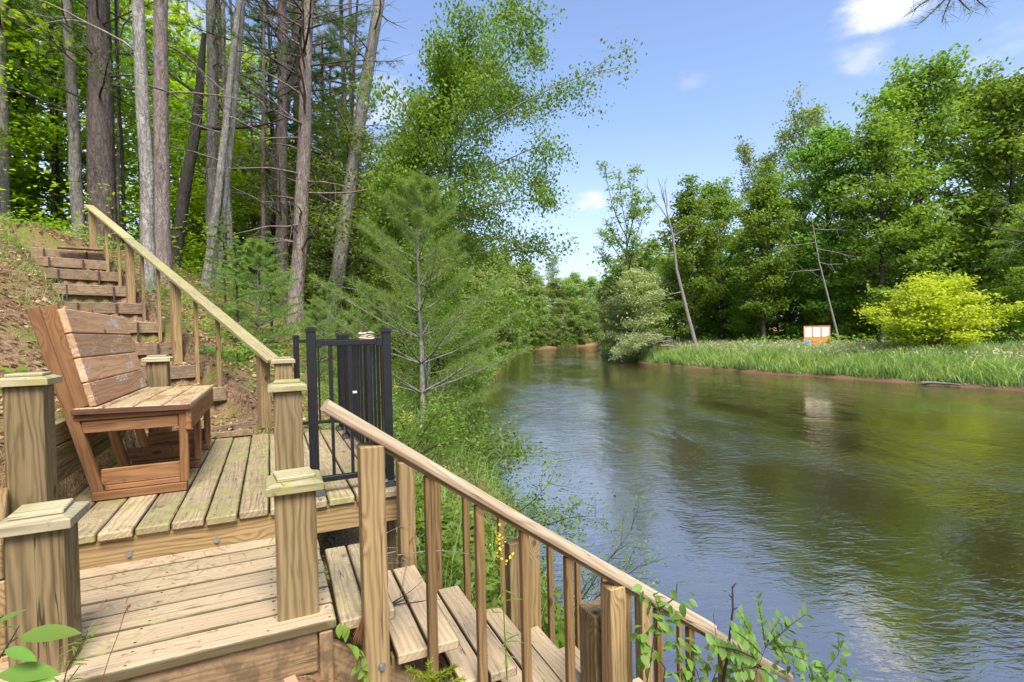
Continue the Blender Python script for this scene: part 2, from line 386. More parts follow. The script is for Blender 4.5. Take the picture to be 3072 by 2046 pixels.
mt,n=mat('river_water'); o=n.new('ShaderNodeTexCoord').outputs['Object']
rot=n.new('ShaderNodeMapping'); n.l.new(o,rot.inputs[0]); rot.inputs['Rotation'].default_value=(0,0,R(20))
f=rot.outputs[0]
amp=n.rng(n.noise(n.scl(f,(.16,.05,1)),1,3,.5),.36,.62,.25,1.0)
amp2=n.rng(n.noise(n.scl(f,(.5,.22,1)),1,3,.6,.4),.35,.65,.4,1.0)
w1=n.noise(n.scl(f,(2.6,5.6,1)),1.0,2,.5,.5); w2=n.noise(n.scl(f,(8,16,1)),1.0,3,.55,.6); w4=n.noise(n.scl(f,(15,30,1)),1.0,2,.5,.4); w3=n.noise(n.scl(f,(.5,.9,1)),1.0,2,.5)
h=n.math('ADD',n.math('ADD',n.math('MULTIPLY',w1,1.0),n.math('ADD',n.math('MULTIPLY',w2,.6),n.math('MULTIPLY',w4,.10))),n.math('MULTIPLY',w3,1.3))
h=n.math('MULTIPLY',n.math('MULTIPLY',h,amp),amp2)
dcol=n.mix(n.rng(n.noise(n.scl(o,(.12,.12,1)),1,3,.5),.3,.7),(.030,.020,.010),(.042,.029,.014))
nb=n.bump(h,.6,.05)
fr=n.new('ShaderNodeFresnel'); fr.inputs['IOR'].default_value=1.6; n.l.new(nb,fr.inputs['Normal'])
df=n.new('ShaderNodeBsdfDiffuse'); n.l.new(dcol,df.inputs[0]); gl=n.new('ShaderNodeBsdfAnisotropic' if False else 'ShaderNodeBsdfGlossy'); gl.inputs['Roughness'].default_value=.04; n.l.new(nb,gl.inputs['Normal']); gl.inputs[0].default_value=(1,.94,.84,1)
mx=n.new('ShaderNodeMixShader'); n.l.new(n.math('MULTIPLY_ADD',fr.outputs[0],.50),mx.inputs[0]); mx.inputs[0].links[0].from_node.inputs[2].default_value=.46
n.l.new(df.outputs[0],mx.inputs[1]); n.l.new(gl.outputs[0],mx.inputs[2]); n.out(mx.outputs[0])
wx=np.array([-5,900.]); V=[(-5,-300,0),(900,-300,0),(900,200,0),(-5,200,0)]
obj('river_water',np_mesh('river_water',np.array(V),[np.array([[0,1,2,3]])],mt),kind='structure')

# ------------------------------------------------------------ decks
ZU, ZL = 1.76, 1.61
deck = thing('upper_deck',(-.2,4,1.6),'upper deck of mossy boards that carries the brown bench','deck')
gaps=[-.023+.138*k for k in range(-7,6)]
for i,(a,b) in enumerate(zip(gaps[:-1],gaps[1:])):
    y0=2.832+.006*math.sin(i*2.3); y1=5.06-.02*(i%3)
    zz=ZU-.019-.002*(i%2)
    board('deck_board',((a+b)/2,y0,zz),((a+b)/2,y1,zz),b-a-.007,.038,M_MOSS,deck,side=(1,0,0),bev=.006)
rim=board('rim_joist',(-1.02,2.875,1.651),(.645,2.875,1.651),.136,.036,M_TAN,deck,side=(0,0,1))
board('rim_joist',(.63,2.90,1.650),(.63,5.05,1.650),.134,.034,M_TAN,deck,side=(0,0,1))
for jx in (-.6,.0,.4): board('joist',(jx,2.90,1.640),(jx,5.05,1.640),.13,.036,M_DIRT,deck,side=(0,0,1))
for px,py in ((.60,3.1),(.60,4.9)): board('support_leg',(px,py,.3),(px,py,1.57),.09,.09,M_POST,deck,side=(1,0,0))
bm=bmesh.new(); bmesh.ops.create_cone(bm,cap_ends=True,segments=10,radius1=.014,radius2=.014,depth=.004)
bmesh.ops.create_cone(bm,cap_ends=True,segments=6,radius1=.0085,radius2=.0075,depth=.012,matrix=T(0,0,.007)); bolt_me=bm_mesh('bolt',bm,M_STEEL)
def bolt(parent,p,axis=(0,-1,0)):
    M=Vector(axis).to_track_quat('Z','Y').to_matrix().to_4x4(); M.translation=p
    return obj('bolt',bolt_me,parent,M)
for bx,bz in ((-.60,1.640),(-.255,1.638)): bolt(rim,(bx,2.855,bz))

plat = thing('lower_platform',(-.3,2.4,1.4),'lower platform of pale tan boards at the head of the river stairs','platform')
lg=[1.912,2.045,2.183,2.32,2.458,2.597,2.735,2.852]
for i,(a,b) in enumerate(zip(lg[:-1],lg[1:])):
    zz=ZL-.019-(.0015*(i%2)); yy=(a+b)/2
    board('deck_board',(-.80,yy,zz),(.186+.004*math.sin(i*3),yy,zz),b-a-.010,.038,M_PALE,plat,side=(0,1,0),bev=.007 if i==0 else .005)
sk=board('skirt_board',(-.80,1.95,1.50),(.125,1.95,1.50),.14,.036,M_DIRT,plat,side=(0,0,1))
board('corner_leg',(.152,1.955,1.05),(.152,1.955,1.569),.045,.075,M_DIRT,plat,side=(1,0,0))
board('joist',(.10,1.98,1.50),(.10,2.84,1.50),.13,.036,M_DIRT,plat,side=(0,0,1))
# nail heads on the two decks: dark dots countersunk into the boards
def nails(name,parent,pts):
    A=Acc()
    for (x,y,z) in pts:
        an=np.linspace(0,2*np.pi,6,endpoint=False); r=.0034
        V=np.concatenate([[[x,y,z+.0012]],np.stack([x+r*1.5*np.cos(an),y+r*np.sin(an),np.full(6,z+.0008)],-1)])
        A.add(V,Tr=np.array([[0,i+1,(i+1)%6+1] for i in range(6)]))
    obj(name,A.mesh(name,M_IRON),parent,kind='stuff')
rr=random.Random(4)
nails('nail_heads',plat,[(x+rr.uniform(-.012,.012),(a+b)/2+s*.038+rr.uniform(-.008,.008),ZL) for a,b in zip(lg[:-1],lg[1:]) for x in (-.42,-.02,.16) for s in (-1,1)])
nails('nail_heads',deck,[((a+b)/2+s*.035+rr.uniform(-.008,.008),y+rr.uniform(-.012,.012),ZU) for a,b in zip(gaps[:-1],gaps[1:]) for y in (2.875,3.6,4.3,5.0) for s in (-1,1)])

# ------------------------------------------------------------ capped posts
def cap_mesh(sz):
    bm=bmesh.new(); h=sz/2; t=.028; r=.062
    def ring(hh,z): return [bm.verts.new((sx*hh,sy*hh,z)) for sx,sy in ((-1,-1),(1,-1),(1,1),(-1,1))]
    rs=[ring(h-.004,0),ring(h,.003),ring(h,t),ring(h-.004,t+.003),ring(r+.006,t+.012)]
    bm.faces.new(rs[0][::-1])
    for a,b in zip(rs[:-1],rs[1:]):
        for i in range(4): bm.faces.new((a[i],a[(i+1)%4],b[(i+1)%4],b[i]))
    bm.faces.new(rs[-1]); bmesh.ops.recalc_face_normals(bm,faces=bm.faces)
    return bm_mesh('cap',bm,M_CAP)
CAP=cap_mesh(.186)
def capped(x,y,z0,z1,label,s=.137,turn=0,plate=True):
    t=thing('capped_post',(x,y,z0),label,'post','square wooden posts with flat caps')
    board('post_shaft',(x,y,z0),(x,y,z1),s,s,M_POST,t,side=(1,0,0),bev=.005)
    c=obj('post_cap',CAP,t,T(x,y,z1+.001))
    if plate: obj('top_plate',box_mesh(.128,.128,.014,M_CAP,.003),c,T(x,y,z1+.048)@Matrix.Rotation(R(turn),4,'Z'))
    return t
capped(-.645,2.05,1.25,2.045,'tall square post with a weathered cap at the outer edge of the pale boards',turn=4)
capped(.068,2.05,1.25,2.055,'square mossy capped post with two knots at the corner of the pale platform',turn=6)
capped(-.980,3.02,1.30,2.415,'square post with a swirling knot right in front of the bench back',turn=3)
capped(.078,3.0,1.40,2.322,'square post with a mossy cap beside the near black railing post',turn=-3)
capped(.100,4.85,1.65,2.385,'small distant capped post between the hillside handrail and the black railing')
capped(-.800,4.90,1.65,2.435,'small capped post half hidden behind the far end of the bench')

# ------------------------------------------------------------ retaining wall
rw=thing('retaining_wall',(-1.02,4,1.7),'low retaining wall of stacked boards behind the bench','wall')
for k in range(4):
    z=1.715+.118*k
    board('wall_board',(-1.030-.004*(k%2),3.09,z+.055),(-1.030-.004*(k%2),5.10,z+.055),.113,.04,M_POST,rw,side=(0,0,1))
    board('wall_board',(-.785-.004*(k%2),2.13,z-.20+.055),(-1.06-.004*(k%2),2.96,z-.20+.055),.113,.04,M_TAN,rw,side=(0,0,1))
for y in (3.6,4.4): board('wall_stake',(-1.085,y,1.5),(-1.085,y,2.18),.06,.05,M_STEP,rw,side=(1,0,0))

# ------------------------------------------------------------ bench
be=thing('bench',(-.65,4.0,ZU),'reddish brown wooden bench with slatted back and peeling seat on the deck','bench')
YB=[3.43,4.00,4.60]
def bb(name,p0,p1,W,Tk,m=M_RED,side=(0,1,0),par=None,bev=.004): return board(name,p0,p1,W,Tk,m,par or be,side,bev)
for i,y in enumerate(YB):
    yy=y+.002*i
    bb('back_support',(-.843,yy,1.80),(-1.083,yy,2.785),.042,.052)
    fr=bb('foot_rail',(-.868,yy,1.785),(-.440,yy,1.785),.062,.046)
    bb('foot_rail',(-.812,yy+.004,1.822),(-.472,yy+.004,1.822),.042,.026)
    bb('front_leg',(-.450,yy,1.809),(-.450,yy,2.205),.042,.040,side=(1,0,0))
    bb('stretcher',(-.833,yy+.010,1.879),(-.472,yy+.010,1.879),.020,.086)
    bb('seat_bearer',(-.930,yy-.004,2.207),(-.434,yy-.004,2.207),.04,.034)
    bb('side_board',(-.905,yy+.004,2.154),(-.474,yy+.004,2.154),.03,.066)
    bb('back_batten',(-.893,yy+.002,2.262),(-1.022,yy+.002,2.795),.040,.072)
bd=(Vector((-.952,0,2.782))-Vector((-.831,0,2.263))); bl=bd.length; bu=bd/bl; bn=Vector((bu.z,0,-bu.x))
for k in range(4):
    s=(k+.5)*bl/4; c=Vector((-.831,0,2.263))+bu*s-bn*.017
    bb('back_slat',(c.x,3.40,c.z),(c.x,4.655,c.z),bl/4-.005,.032,M_PEEL,side=tuple(bu),bev=.005)
sx=[-.936,-.806,-.675,-.545,-.408]
for k in range(4):
    a,b=sx[k],sx[k+1]; z=2.243-.004*k
    bb('seat_board',((a+b)/2,3.395,z),((a+b)/2,4.665,z),b-a-.004,.032,M_SEAT,side=(1,0,0),bev=.006)
    # dark stained end of each seat board
bb('front_apron',(-.424,3.40,2.158),(-.424,4.66,2.158),.122,.030,M_RED,side=(0,0,1))
bb('seat_edge',(-.938,3.387,2.240),(-.410,3.387,2.228),.030,.012,M_REDD,side=(0,0,1),bev=.003)

# ------------------------------------------------------------ hillside stair and its handrail
def pp(t,z,e=0.0): q=P0+PD*t+PN*e; return (q[0],q[1],z)
hs_=thing('hillside_stair',pp(.5,2.9),'timber and earth steps climbing the hillside beyond the bench','stairs')
for i,(t,z) in enumerate(zip(ST_T,ST_Z)):
    w0=-.05 if i else .0; w1=1.0
    rb=board('riser_board',pp(t,z-.075,w0),pp(t+.006*math.sin(i*5),z-.072,w1),.145,.04,M_STEP,hs_,side=(0,0,1),bev=.006)
    for e in (.18+.06*(i%3),.7): board('stake',pp(t-.0065,z-.26,e),pp(t-.0065,z-.01,e),.022,.018,M_IRON,rb,side=(1,0,0),bev=.002)
board('edge_plank',pp(.88,4.11,-.02),pp(.88,4.09,.55),.03,.16,M_STEP,hs_,side=(0,0,1),bev=.006)
board('edge_board',(-.98,5.14,1.775),(-.15,5.14,1.775),.05,.035,M_STEP,hs_,side=(0,0,1))
hr=thing('hillside_handrail',pp(0,1.76),'greenish wooden handrail on posts climbing beside the timber steps','handrail')
def hz(t): return float(np.interp(t,[0,.155,.26,.38,.455,.56,.66,.74,.84,1],[1.76,2.05,2.2,2.5,2.72,3.0,3.3,3.55,3.8,4.2]))
def rz(t): return 2.478+(4.958-2.478)*t
board('top_rail',pp(-.035,rz(-.035)),pp(.638,rz(.638)),.135,.038,M_MRAIL,hr,side=(PN[0],PN[1],0),bev=.006)
board('top_rail',pp(.6385,rz(.638)+.012),pp(1.0,rz(1.0)+.004),.135,.038,M_MRAIL,hr,side=(PN[0],PN[1],0),bev=.006)
for t in (0.0,.355,.64,.965): board('rail_post',pp(t,hz(t)-.25),pp(t,rz(t)-.045),.092,.092,M_TAN,hr,side=(PN[0],PN[1],0))
for t in (.16,.255,.45,.55,.725,.83): board('baluster',pp(t,hz(t)-.12),pp(t,rz(t)-.03),.036,.036,M_TAN,hr,side=(PN[0],PN[1],0),bev=.003)
eb=thing('timber_edging',(-5.2,11.2,4.5),'timber edging board along the top of the leaf strewn hillside','edging')
for (a,b) in (((-7.4,11.4),(-5.2,12.2)),((-5.15,12.22),(-3.3,12.6))):
    za,zb=gz(*a),gz(*b); board('edging_board',(a[0],a[1],za+.08),(b[0],b[1],zb+.06),.22,.05,M_STEP,eb,side=(0,0,1))

# ------------------------------------------------------------ black metal railing
mr=thing('metal_railing',(.4,3.9,ZU),'black metal railing with thin balusters round the river side of the deck','railing')
bm=bmesh.new(); bmesh.ops.create_cube(bm,size=1); bmesh.ops.scale(bm,vec=(.056,.056,.016),verts=bm.verts)
bmesh.ops.translate(bm,vec=(0,0,.008),verts=bm.verts)
tp=[v for v in bm.verts if v.co.z>.01]; ex=bmesh.ops.extrude_face_region(bm,geom=[f for f in bm.faces if f.normal.z>.5])
vv=[g for g in ex['geom'] if isinstance(g,bmesh.types.BMVert)]; bmesh.ops.translate(bm,vec=(0,0,.008),verts=vv); bmesh.ops.scale(bm,vec=(.6,.6,1),verts=vv)
PCAP=bm_mesh('post_cap',bm,M_BLACK)
bm=bmesh.new(); bmesh.ops.create_cube(bm,size=1); bmesh.ops.scale(bm,vec=(.105,.105,.03),verts=bm.verts); bmesh.ops.translate(bm,vec=(0,0,.015),verts=bm.verts)
for v in bm.verts:
    if v.co.z>.02: v.co.x*=.75; v.co.y*=.75
BASE=bm_mesh('base_plate',bm,M_BLACK)
RAILP=[(.200,2.955,2.63),(.594,2.955,2.62),(.575,4.93,2.60),(.575,4.50,2.60),(.578,3.50,2.61),(.212,4.98,2.60)]
for x,y,z in RAILP:
    p=board('railing_post',(x,y,ZU),(x,y,z),.047,.047,M_BLACK,mr,side=(1,0,0),bev=.003)
    obj('post_cap',PCAP,p,T(x,y,z)); b=obj('base_plate',BASE,p,T(x,y,ZU+.0015))
for x,y in ((.567,2.915),(.622,2.915),(.567,3.0)):
    obj('bolt',bolt_me,mr,T(x,y,ZU+.030))
def panel(a,b,nb,z0=1.838,z1=2.568):
    a=Vector((*a,0)); b=Vector((*b,0)); d=(b-a).normalized(); sd=(-d.y,d.x,0)
    for z in (z0,z1): board('railing_bar',(a.x,a.y,z),(b.x,b.y,z),.030,.028,M_BLACK,mr,side=sd,bev=.002)
    for k in range(nb):
        q=a+(b-a)*((k+.75)/(nb+.5)); board('baluster',(q.x,q.y,z0+.014),(q.x,q.y,z1-.014),.016,.016,M_BLACK,mr,side=sd,bev=0)
panel((.224,2.955),(.570,2.955),3)
panel((.590,2.98),(.580,3.476),4); panel((.577,3.524),(.575,4.476),7); panel((.575,4.524),(.575,4.906),3)
panel((.236,4.98),(.552,4.94),3)
for x in (.238,.556): board('rail_bracket',(x,2.955,2.546),(x,2.955,2.590),.036,.036,M_BLACK,mr,side=(1,0,0),bev=.002)
# pale latch on the side panel
board('latch',(.560,3.86,2.20),(.530,3.86,2.20),.02,.016,M_WHITE,mr,side=(0,1,0),bev=.002)
A=Acc()
for k in range(5):
    an=np.linspace(0,2*np.pi,22); r=.043+.004*math.sin(k*2)
    A.tube(np.stack([.578+r*np.cos(an),3.50+r*np.sin(an),2.575+.011*k+.004*np.sin(an*2+k)],-1),.0065,6)
an=np.linspace(0,1,8); A.tube(np.stack([.578+.05*an*0-.045,3.46+.0*an,2.58-.02*an],-1),.005,6)
obj('rope_coil',A.mesh('rope_coil',M_ROPE,True),label='pale rope wound round the top of a black railing post',cat='rope')

# ------------------------------------------------------------ stairs to the river
stt=thing('river_stair',(.4,2.2,1.4),'open wooden stair of paired boards going down to the water','stairs')
def tread(i):
    x0=.192 if i==0 else .385+.2355*(i-1); x1=.392 if i==0 else x0+.245
    return x0,x1,ZL-.17*i
for i in range(10):
    x0,x1,z=tread(i); w=(x1-x0)/2; ya=1.885-.008*(i%3); yb=2.57+.02*(i%2) if i<2 else 2.62
    sk_=-.012*i
    for k in range(2):
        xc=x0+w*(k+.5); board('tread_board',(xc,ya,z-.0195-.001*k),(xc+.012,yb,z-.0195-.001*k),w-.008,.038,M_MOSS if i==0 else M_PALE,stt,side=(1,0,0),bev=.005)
for y in (1.965,2.52):
    board('stringer',(.10,y,1.485),(2.75,y,1.485-.72*2.65),.13,.036,M_DIRT,stt,side=(0,0,1))
    for i in range(1,10):
        x0,x1,z=tread(i); board('riser_block',((x0+.014),y-.0,z-.0395-.11),((x0+.014),y,z-.041+.0),.036,.034,M_TAN,stt,side=(0,1,0))
for x,y in ((.62,2.2),(1.6,2.2),(2.4,2.2)): board('support_leg',(x,2.30,-.9),(x,2.30,1.30-.72*(x-.19)),.09,.09,M_DIRT,stt,side=(1,0,0))
def handrail(label,y,posts,bals,line,zoff):
    t=thing('stair_handrail',(posts[0],y,1.2),label,'handrail')
    (xa,za),(xb,zb)=line; k=(zb-za)/(xb-xa); zr=lambda x: za+k*(x-xa)
    r=obj('top_rail',rail_mesh(Vector((xb-xa,0,zb-za)).length),t,frame((xa,y,za),(xb,y,zb),(0,1,0)))
    u=Vector((-k,0,1)).normalized()
    board('rail_ledger',(posts[0]+.03,y+.0,zr(posts[0]+.03)-.030),(xb-.16,y,zr(xb-.16)-.030),.036,.018,M_TAN,t,side=(0,1,0),bev=.002)
    for j,x in enumerate(posts):
        p=board('rail_post',(x,y,zr(x)-zoff[j]),(x,y,zr(x)-.044),.080,.080,M_TAN,t,side=(1,0,0),bev=.004)
        if j==0 and y<2: bolt(p,(x+.012,y-.041,1.475))
    for x in bals: board('baluster',(x,y,zr(x)-.95),(x,y,zr(x)-.036),.033,.032,M_BAL,t,side=(1,0,0),bev=.003)
    return t
def rail_mesh(L):
    prof=[(-.040,-.016),(-.033,-.020),(.033,-.020),(.040,-.016),(.044,-.004),(.042,.010),(.034,.018),(.018,.0215),(-.018,.0215),(-.034,.018),(-.042,.010),(-.044,-.004)]
    n_=len(prof); V=[(x,p[0],p[1]) for x in (-L/2,L/2) for p in prof]
    bm=bmesh.new(); vs_=[bm.verts.new(v) for v in V]
    for i in range(n_): bm.faces.new((vs_[i],vs_[(i+1)%n_],vs_[n_+(i+1)%n_],vs_[n_+i]))
    bm.faces.new(vs_[:n_][::-1]); bm.faces.new(vs_[n_:]); bmesh.ops.recalc_face_normals(bm,faces=bm.faces)
    return bm_mesh('top_rail',bm,M_RAIL)
handrail('near handrail of the river stair, on the side of the leafy sapling',1.825,[.305,1.300,2.132],[.507,.697,.883,1.081,1.368,1.54,1.724,1.925],((.160,2.375),(2.36,.805)),[1.16,1.35,1.3])
handrail('far handrail of the river stair, on the side of the shoreline weeds',2.69,[.622,1.345,2.150],[.79,.950,1.157,1.470,1.658,1.85,2.000,2.45],((.585,2.015),(2.74,.525)),[.62,.80,.9])
def stub(x,y,z,s,label,M=M_POST):
    o=board('cut_post',(x,y,-.8),(x,y,z),s,s,M,None,side=(1,0,0),bev=.004); o['label']=label; o['category']='post'; o['group']='cut off square posts'
    return o
stub(1.335,1.985,1.335,.135,'thick cut off post with growth rings on its top, inside the near stair handrail')
stub(1.285,2.80,1.362,.088,'grey cut off post beyond the far stair handrail near the water')

# ------------------------------------------------------------ foliage builders
def unit(v): return v/(np.linalg.norm(v,axis=-1,keepdims=True)+1e-9)
def leaf_quads(P, size, rg, flat=1.2, droop=0.0, aspect=.55, axis=None):
    """one folded four-cornered leaf at every point"""
    n=len(P); nrm=rg.normal(size=(n,3)); nrm[:,2]=np.abs(nrm[:,2])+flat; nrm=unit(nrm)
    t=rg.normal(size=(n,3)) if axis is None else axis+rg.normal(size=(n,3))*.35
    t[:,2]-=droop; t=unit(t-nrm*np.sum(t*nrm,1)[:,None]*(.9)); s=np.cross(nrm,t)
    L=(size*rg.uniform(.65,1.25,n))[:,None]
    a=P-t*L*.5; b=P+t*L*.5; r=P+s*L*aspect*.5+nrm*L*.10-t*L*.06; l=P-s*L*aspect*.5+nrm*L*.10-t*L*.06
    V=np.stack([a,r,b,l],1).reshape(-1,3); return V,np.arange(n*4).reshape(n,4)
def clump_points(C, per, sig, rg, thin=.35):
    n=len(C); P=np.repeat(C,per,0)+rg.normal(size=(n*per,3))*np.array([sig,sig,sig*thin]); return P
def needles(C, D, per, length, width, rg, spread=.9, droop=.0):
    n=len(C)*per; c=np.repeat(C,per,0); d=unit(np.repeat(D,per,0)*.75+rg.normal(size=(n,3))*spread); d[:,2]-=droop; d=unit(d)
    s=unit(np.cross(d,rg.normal(size=(n,3))))*width*.5; L=(length*rg.uniform(.7,1.15,n))[:,None]
    c=c+rg.normal(size=(n,3))*length*.12
    V=np.stack([c-s,c+s,c+d*L],1).reshape(-1,3); return V,np.arange(n*3).reshape(n,3)

def curve(p, d, L, n, rg, curl=0.0, wob=.12):
    d=np.array(d,float); d/=np.linalg.norm(d); pts=[np.array(p,float)]; st=L/n
    for i in range(n):
        d=d+np.array([0,0,curl/n])+rg.normal(size=3)*wob/n**.5; d/=np.linalg.norm(d); pts.append(pts[-1]+d*st)
    return np.array(pts)
def broadleaf(seed,H,rad,base,n1,elev=(20,60),curl=.5,n2=7,ncl=3,env='round',trunk_r=.16,lean=(0,0),fork=0,wob=.05,dirbias=None):
    """skeleton: trunk, limbs and branchlets as tubes, and the points where leaf clumps sit"""
    rg=np.random.default_rng(seed); A=Acc(); C=[]
    z=np.linspace(0,H*.93,12); wx=np.cumsum(rg.normal(size=12)*wob*H/12); wy=np.cumsum(rg.normal(size=12)*wob*H/12)
    tr=np.stack([wx+lean[0]*z*(z/H),wy+lean[1]*z*(z/H),z],-1); tr[0,:2]=0
    A.tube(tr,trunk_r*np.linspace(1,.12,12)+.02*np.array([1.5]+[0]*11)*trunk_r/.16,9)
    for i in range(n1):
        h=base+(1-base)*((i+rg.uniform(0,.8))/n1); hn=(h-base)/(1-base)
        if env=='round': e=max(.25,(1-(2*hn-.85)**2*.85))**.6
        elif env=='vase': e=.45+.55*math.sin(min(1,hn*1.25)*math.pi*.62)
        elif env=='cone': e=1.05-.95*hn
        else: e=.9
        az=i*2.399+rg.uniform(-.5,.5); L=rad*e*rg.uniform(.7,1.15)
        if dirbias: L*=1+dirbias[1]*math.cos(az-dirbias[0])
        el=R(elev[0]+(elev[1]-elev[0])*hn+rg.uniform(-10,10))
        k=min(.98,h)*11*.93/.93; k0=int(min(10,k)); q=tr[k0]+(tr[k0+1]-tr[k0])*(k-k0) if k0<11 else tr[-1]
        br=curve(q,(math.cos(az)*math.cos(el),math.sin(az)*math.cos(el),math.sin(el)),L/math.cos(el)**.5,6,rg,curl)
        r1=trunk_r*.42*(1-.6*hn); A.tube(br,r1*np.linspace(1,.2,7),5)
        for j in range(n2):
            t=rg.uniform(.25,1.0); q2=br[int(t*6)] if t<1 else br[-1]
            dd=br[min(6,int(t*6)+1)]-br[max(0,int(t*6)-1)]; dd=dd/np.linalg.norm(dd)
            a2=rg.choice([-1,1])*rg.uniform(.5,1.3); d2=np.array([dd[0]*math.cos(a2)-dd[1]*math.sin(a2),dd[0]*math.sin(a2)+dd[1]*math.cos(a2),dd[2]*.6+rg.uniform(-.15,.3)])
            L2=L*rg.uniform(.22,.5)*(1.15-.5*t); tw=curve(q2,d2,L2,4,rg,curl*.4)
            A.tube(tw,r1*.3*np.linspace(1,.25,5),3)
            for s in rg.uniform(.3,1.05,ncl): C.append(tw[min(4,int(s*4))]+rg.normal(size=3)*.12*L2)
        C.append(br[-1])
    return A,np.array(C),rg
def tree_meshes(nm,bm_,lm_,sk,per,sig,size,flat=1.2,droop=0.0,aspect=.6,thin=.35):
    A,C,rg=sk; P=clump_points(C,per,sig,rg,thin); V,Q=leaf_quads(P,size,rg,flat,droop,aspect)
    return [('trunk',A.mesh(nm+'_trunk',bm_,True)),('crown',np_mesh(nm+'_crown',V,[Q],lm_))]
def place(name,label,cat,loc,meshes,rot=0,scale=1,group=None,lean=None,sz=None):
    t=bpy.data.objects.new(name,None)
    M=T(*loc)
    if lean: M=M@Vector((lean[0],lean[1],1)).to_track_quat('Z','Y').to_matrix().to_4x4()
    s=(scale,scale,sz or scale)
    M=M@Matrix.Rotation(rot,4,'Z')@Matrix.Diagonal((*s,1))
    reg(t,None,M,label,cat,group)
    for pn,me in meshes: obj(pn,me,t,M)
    return t
def on(x,y,dz=-.1): return (x,y,gz(x,y)+dz)

# ------------------------------------------------------------ far bank
MAPLE_B=tree_meshes('bank_maple',M_TRUNK,L_GREEN,broadleaf(1,16,4.3,.16,34,(10,65),.5,8,3,'round',.26),18,.44,.28,.45,.18)
MAPLE_D=tree_meshes('bank_ash',M_TRUNK,L_DEEP,broadleaf(2,14,3.5,.14,32,(10,65),.45,8,3,'round',.22),18,.44,.26,.45,.18)
MAPLE_C=tree_meshes('bank_elm',M_TRUNK,L_GREEN,broadleaf(3,12,3.3,.22,26,(15,70),.6,8,3,'round',.2),24,.36,.24,.45,.15)
ELM=tree_meshes('open_elm',M_TRUNK,L_PALE,broadleaf(4,12.5,4.2,.30,17,(25,70),.5,8,3,'vase',.24),16,.30,.25,.7,.1)
COTT=tree_meshes('cottonwood',M_GREY,L_PALE,broadleaf(5,21,4.3,.42,22,(25,70),.5,8,3,'vase',.3),14,.42,.30,.5,.1)
FAR=tree_meshes('far_tree',M_TRUNK,L_HAZE,broadleaf(6,9,2.9,.06,26,(5,65),.5,7,2,'round',.17),22,.42,.34,1.2,.1)
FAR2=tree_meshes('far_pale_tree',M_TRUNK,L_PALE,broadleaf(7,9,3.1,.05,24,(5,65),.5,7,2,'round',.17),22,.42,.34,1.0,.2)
UND=tree_meshes('understorey_tree',M_TRUNK,L_GREEN,broadleaf(8,7,4.0,.03,26,(0,60),.4,8,2,'round',.12),16,.5,.32,.5,.1)
ELM2=tree_meshes('bend_bush',M_TRUNK,L_HAZE,broadleaf(14,7,4.2,.03,26,(0,55),.2,8,2,'none',.12),20,.5,.34,.6,.1); WIL2=tree_meshes('bend_willow',M_DEADW,L_PALE,broadleaf(15,6.5,4.4,.03,24,(0,70),-.2,8,2,'vase',.12),18,.5,.32,.5,.2)
BT=[('bank_tree','loose open crowned tree at the river bend with sky showing through its crown',ELM,(28.8,37.4),12.4,12.5,.4,0),
 ('bank_tree','bushy mid green tree just behind the bare white snag',MAPLE_C,(31.6,32.6),12.2,12,1.2,0),
 ('bank_tree','narrow green tree between the snag and the bright rounded maple',MAPLE_B,(36.3,33.8),13.8,16,2.0,0),
 ('bank_tree','rounded bright green maple with a domed top on the far bank',MAPLE_C,(33.2,27.0),12.0,12,3.3,0),
 ('bank_tree','tall thin crowned cottonwood rising above the domed maple',COTT,(46.6,33.4),20.2,21,.0,0),
 ('bank_tree','sparse cottonwood top leaning toward the river bend, lower of two',COTT,(45.4,37.3),18.2,21,2.2,0),
 ('bank_tree','dark green tree standing right beside the tall sparse cottonwood',MAPLE_D,(37.0,24.7),15.4,14,.7,0),
 ('bank_tree','tallest maple of the far bank with a peaked wind blown top',MAPLE_B,(40.7,20.7),18.4,16,4.0,0),
 ('bank_tree','dense green maple below the peak of the tallest maple',MAPLE_B,(36.6,20.8),14.8,16,5.0,0),
 ('bank_tree','broad maple at the far bank edge above the green shrub',MAPLE_D,(42.8,16.4),16.4,14,2.9,0),
 ('bank_tree','big maple behind the yellow bush with a flat leafy top',MAPLE_B,(48.2,20.5),18.6,16,1.1,0),
 ('bank_tree','maple at the edge of the frame beyond the green shrub',MAPLE_B,(47.1,13.6),16.5,16,.3,0)]
for nm,lb,me,(x,y),H,H0,rot,_ in BT:
    place(nm,lb,'tree',on(x,y),me,rot,H/H0,'trees on the far bank')
for i,(x,y,H) in enumerate([(35.6,38.5,7.5),(40,34.3,6.6),(43.9,30.2,6.2),(46.7,26.8,7),(52,24.3,7.9),(54,19,7.6),(37.8,46.3,9.5),(38.5,29.8,6.0),(50,15,6.5),(36.5,24.8,4.2),(40.5,23.5,4.8),(60,30,10),(58,40,11),(66,24,11),(48,46,10),(52,33,8),(57,36,9),(62,28,9),(46,42,8),(43,47,8),(60,20,8),(66,16,9),(41,38,6),(37.3,31.5,4.2),(41,35.2,5.2),(34.3,29.0,3.2),(39.6,28.6,4.4),(43.5,25.5,5)]):
    place('understorey_tree','dark leafy understorey tree filling the gaps under the far bank maples','tree',on(x,y),UND,i*1.7,H/7,'understorey of the far bank',sz=H/7)
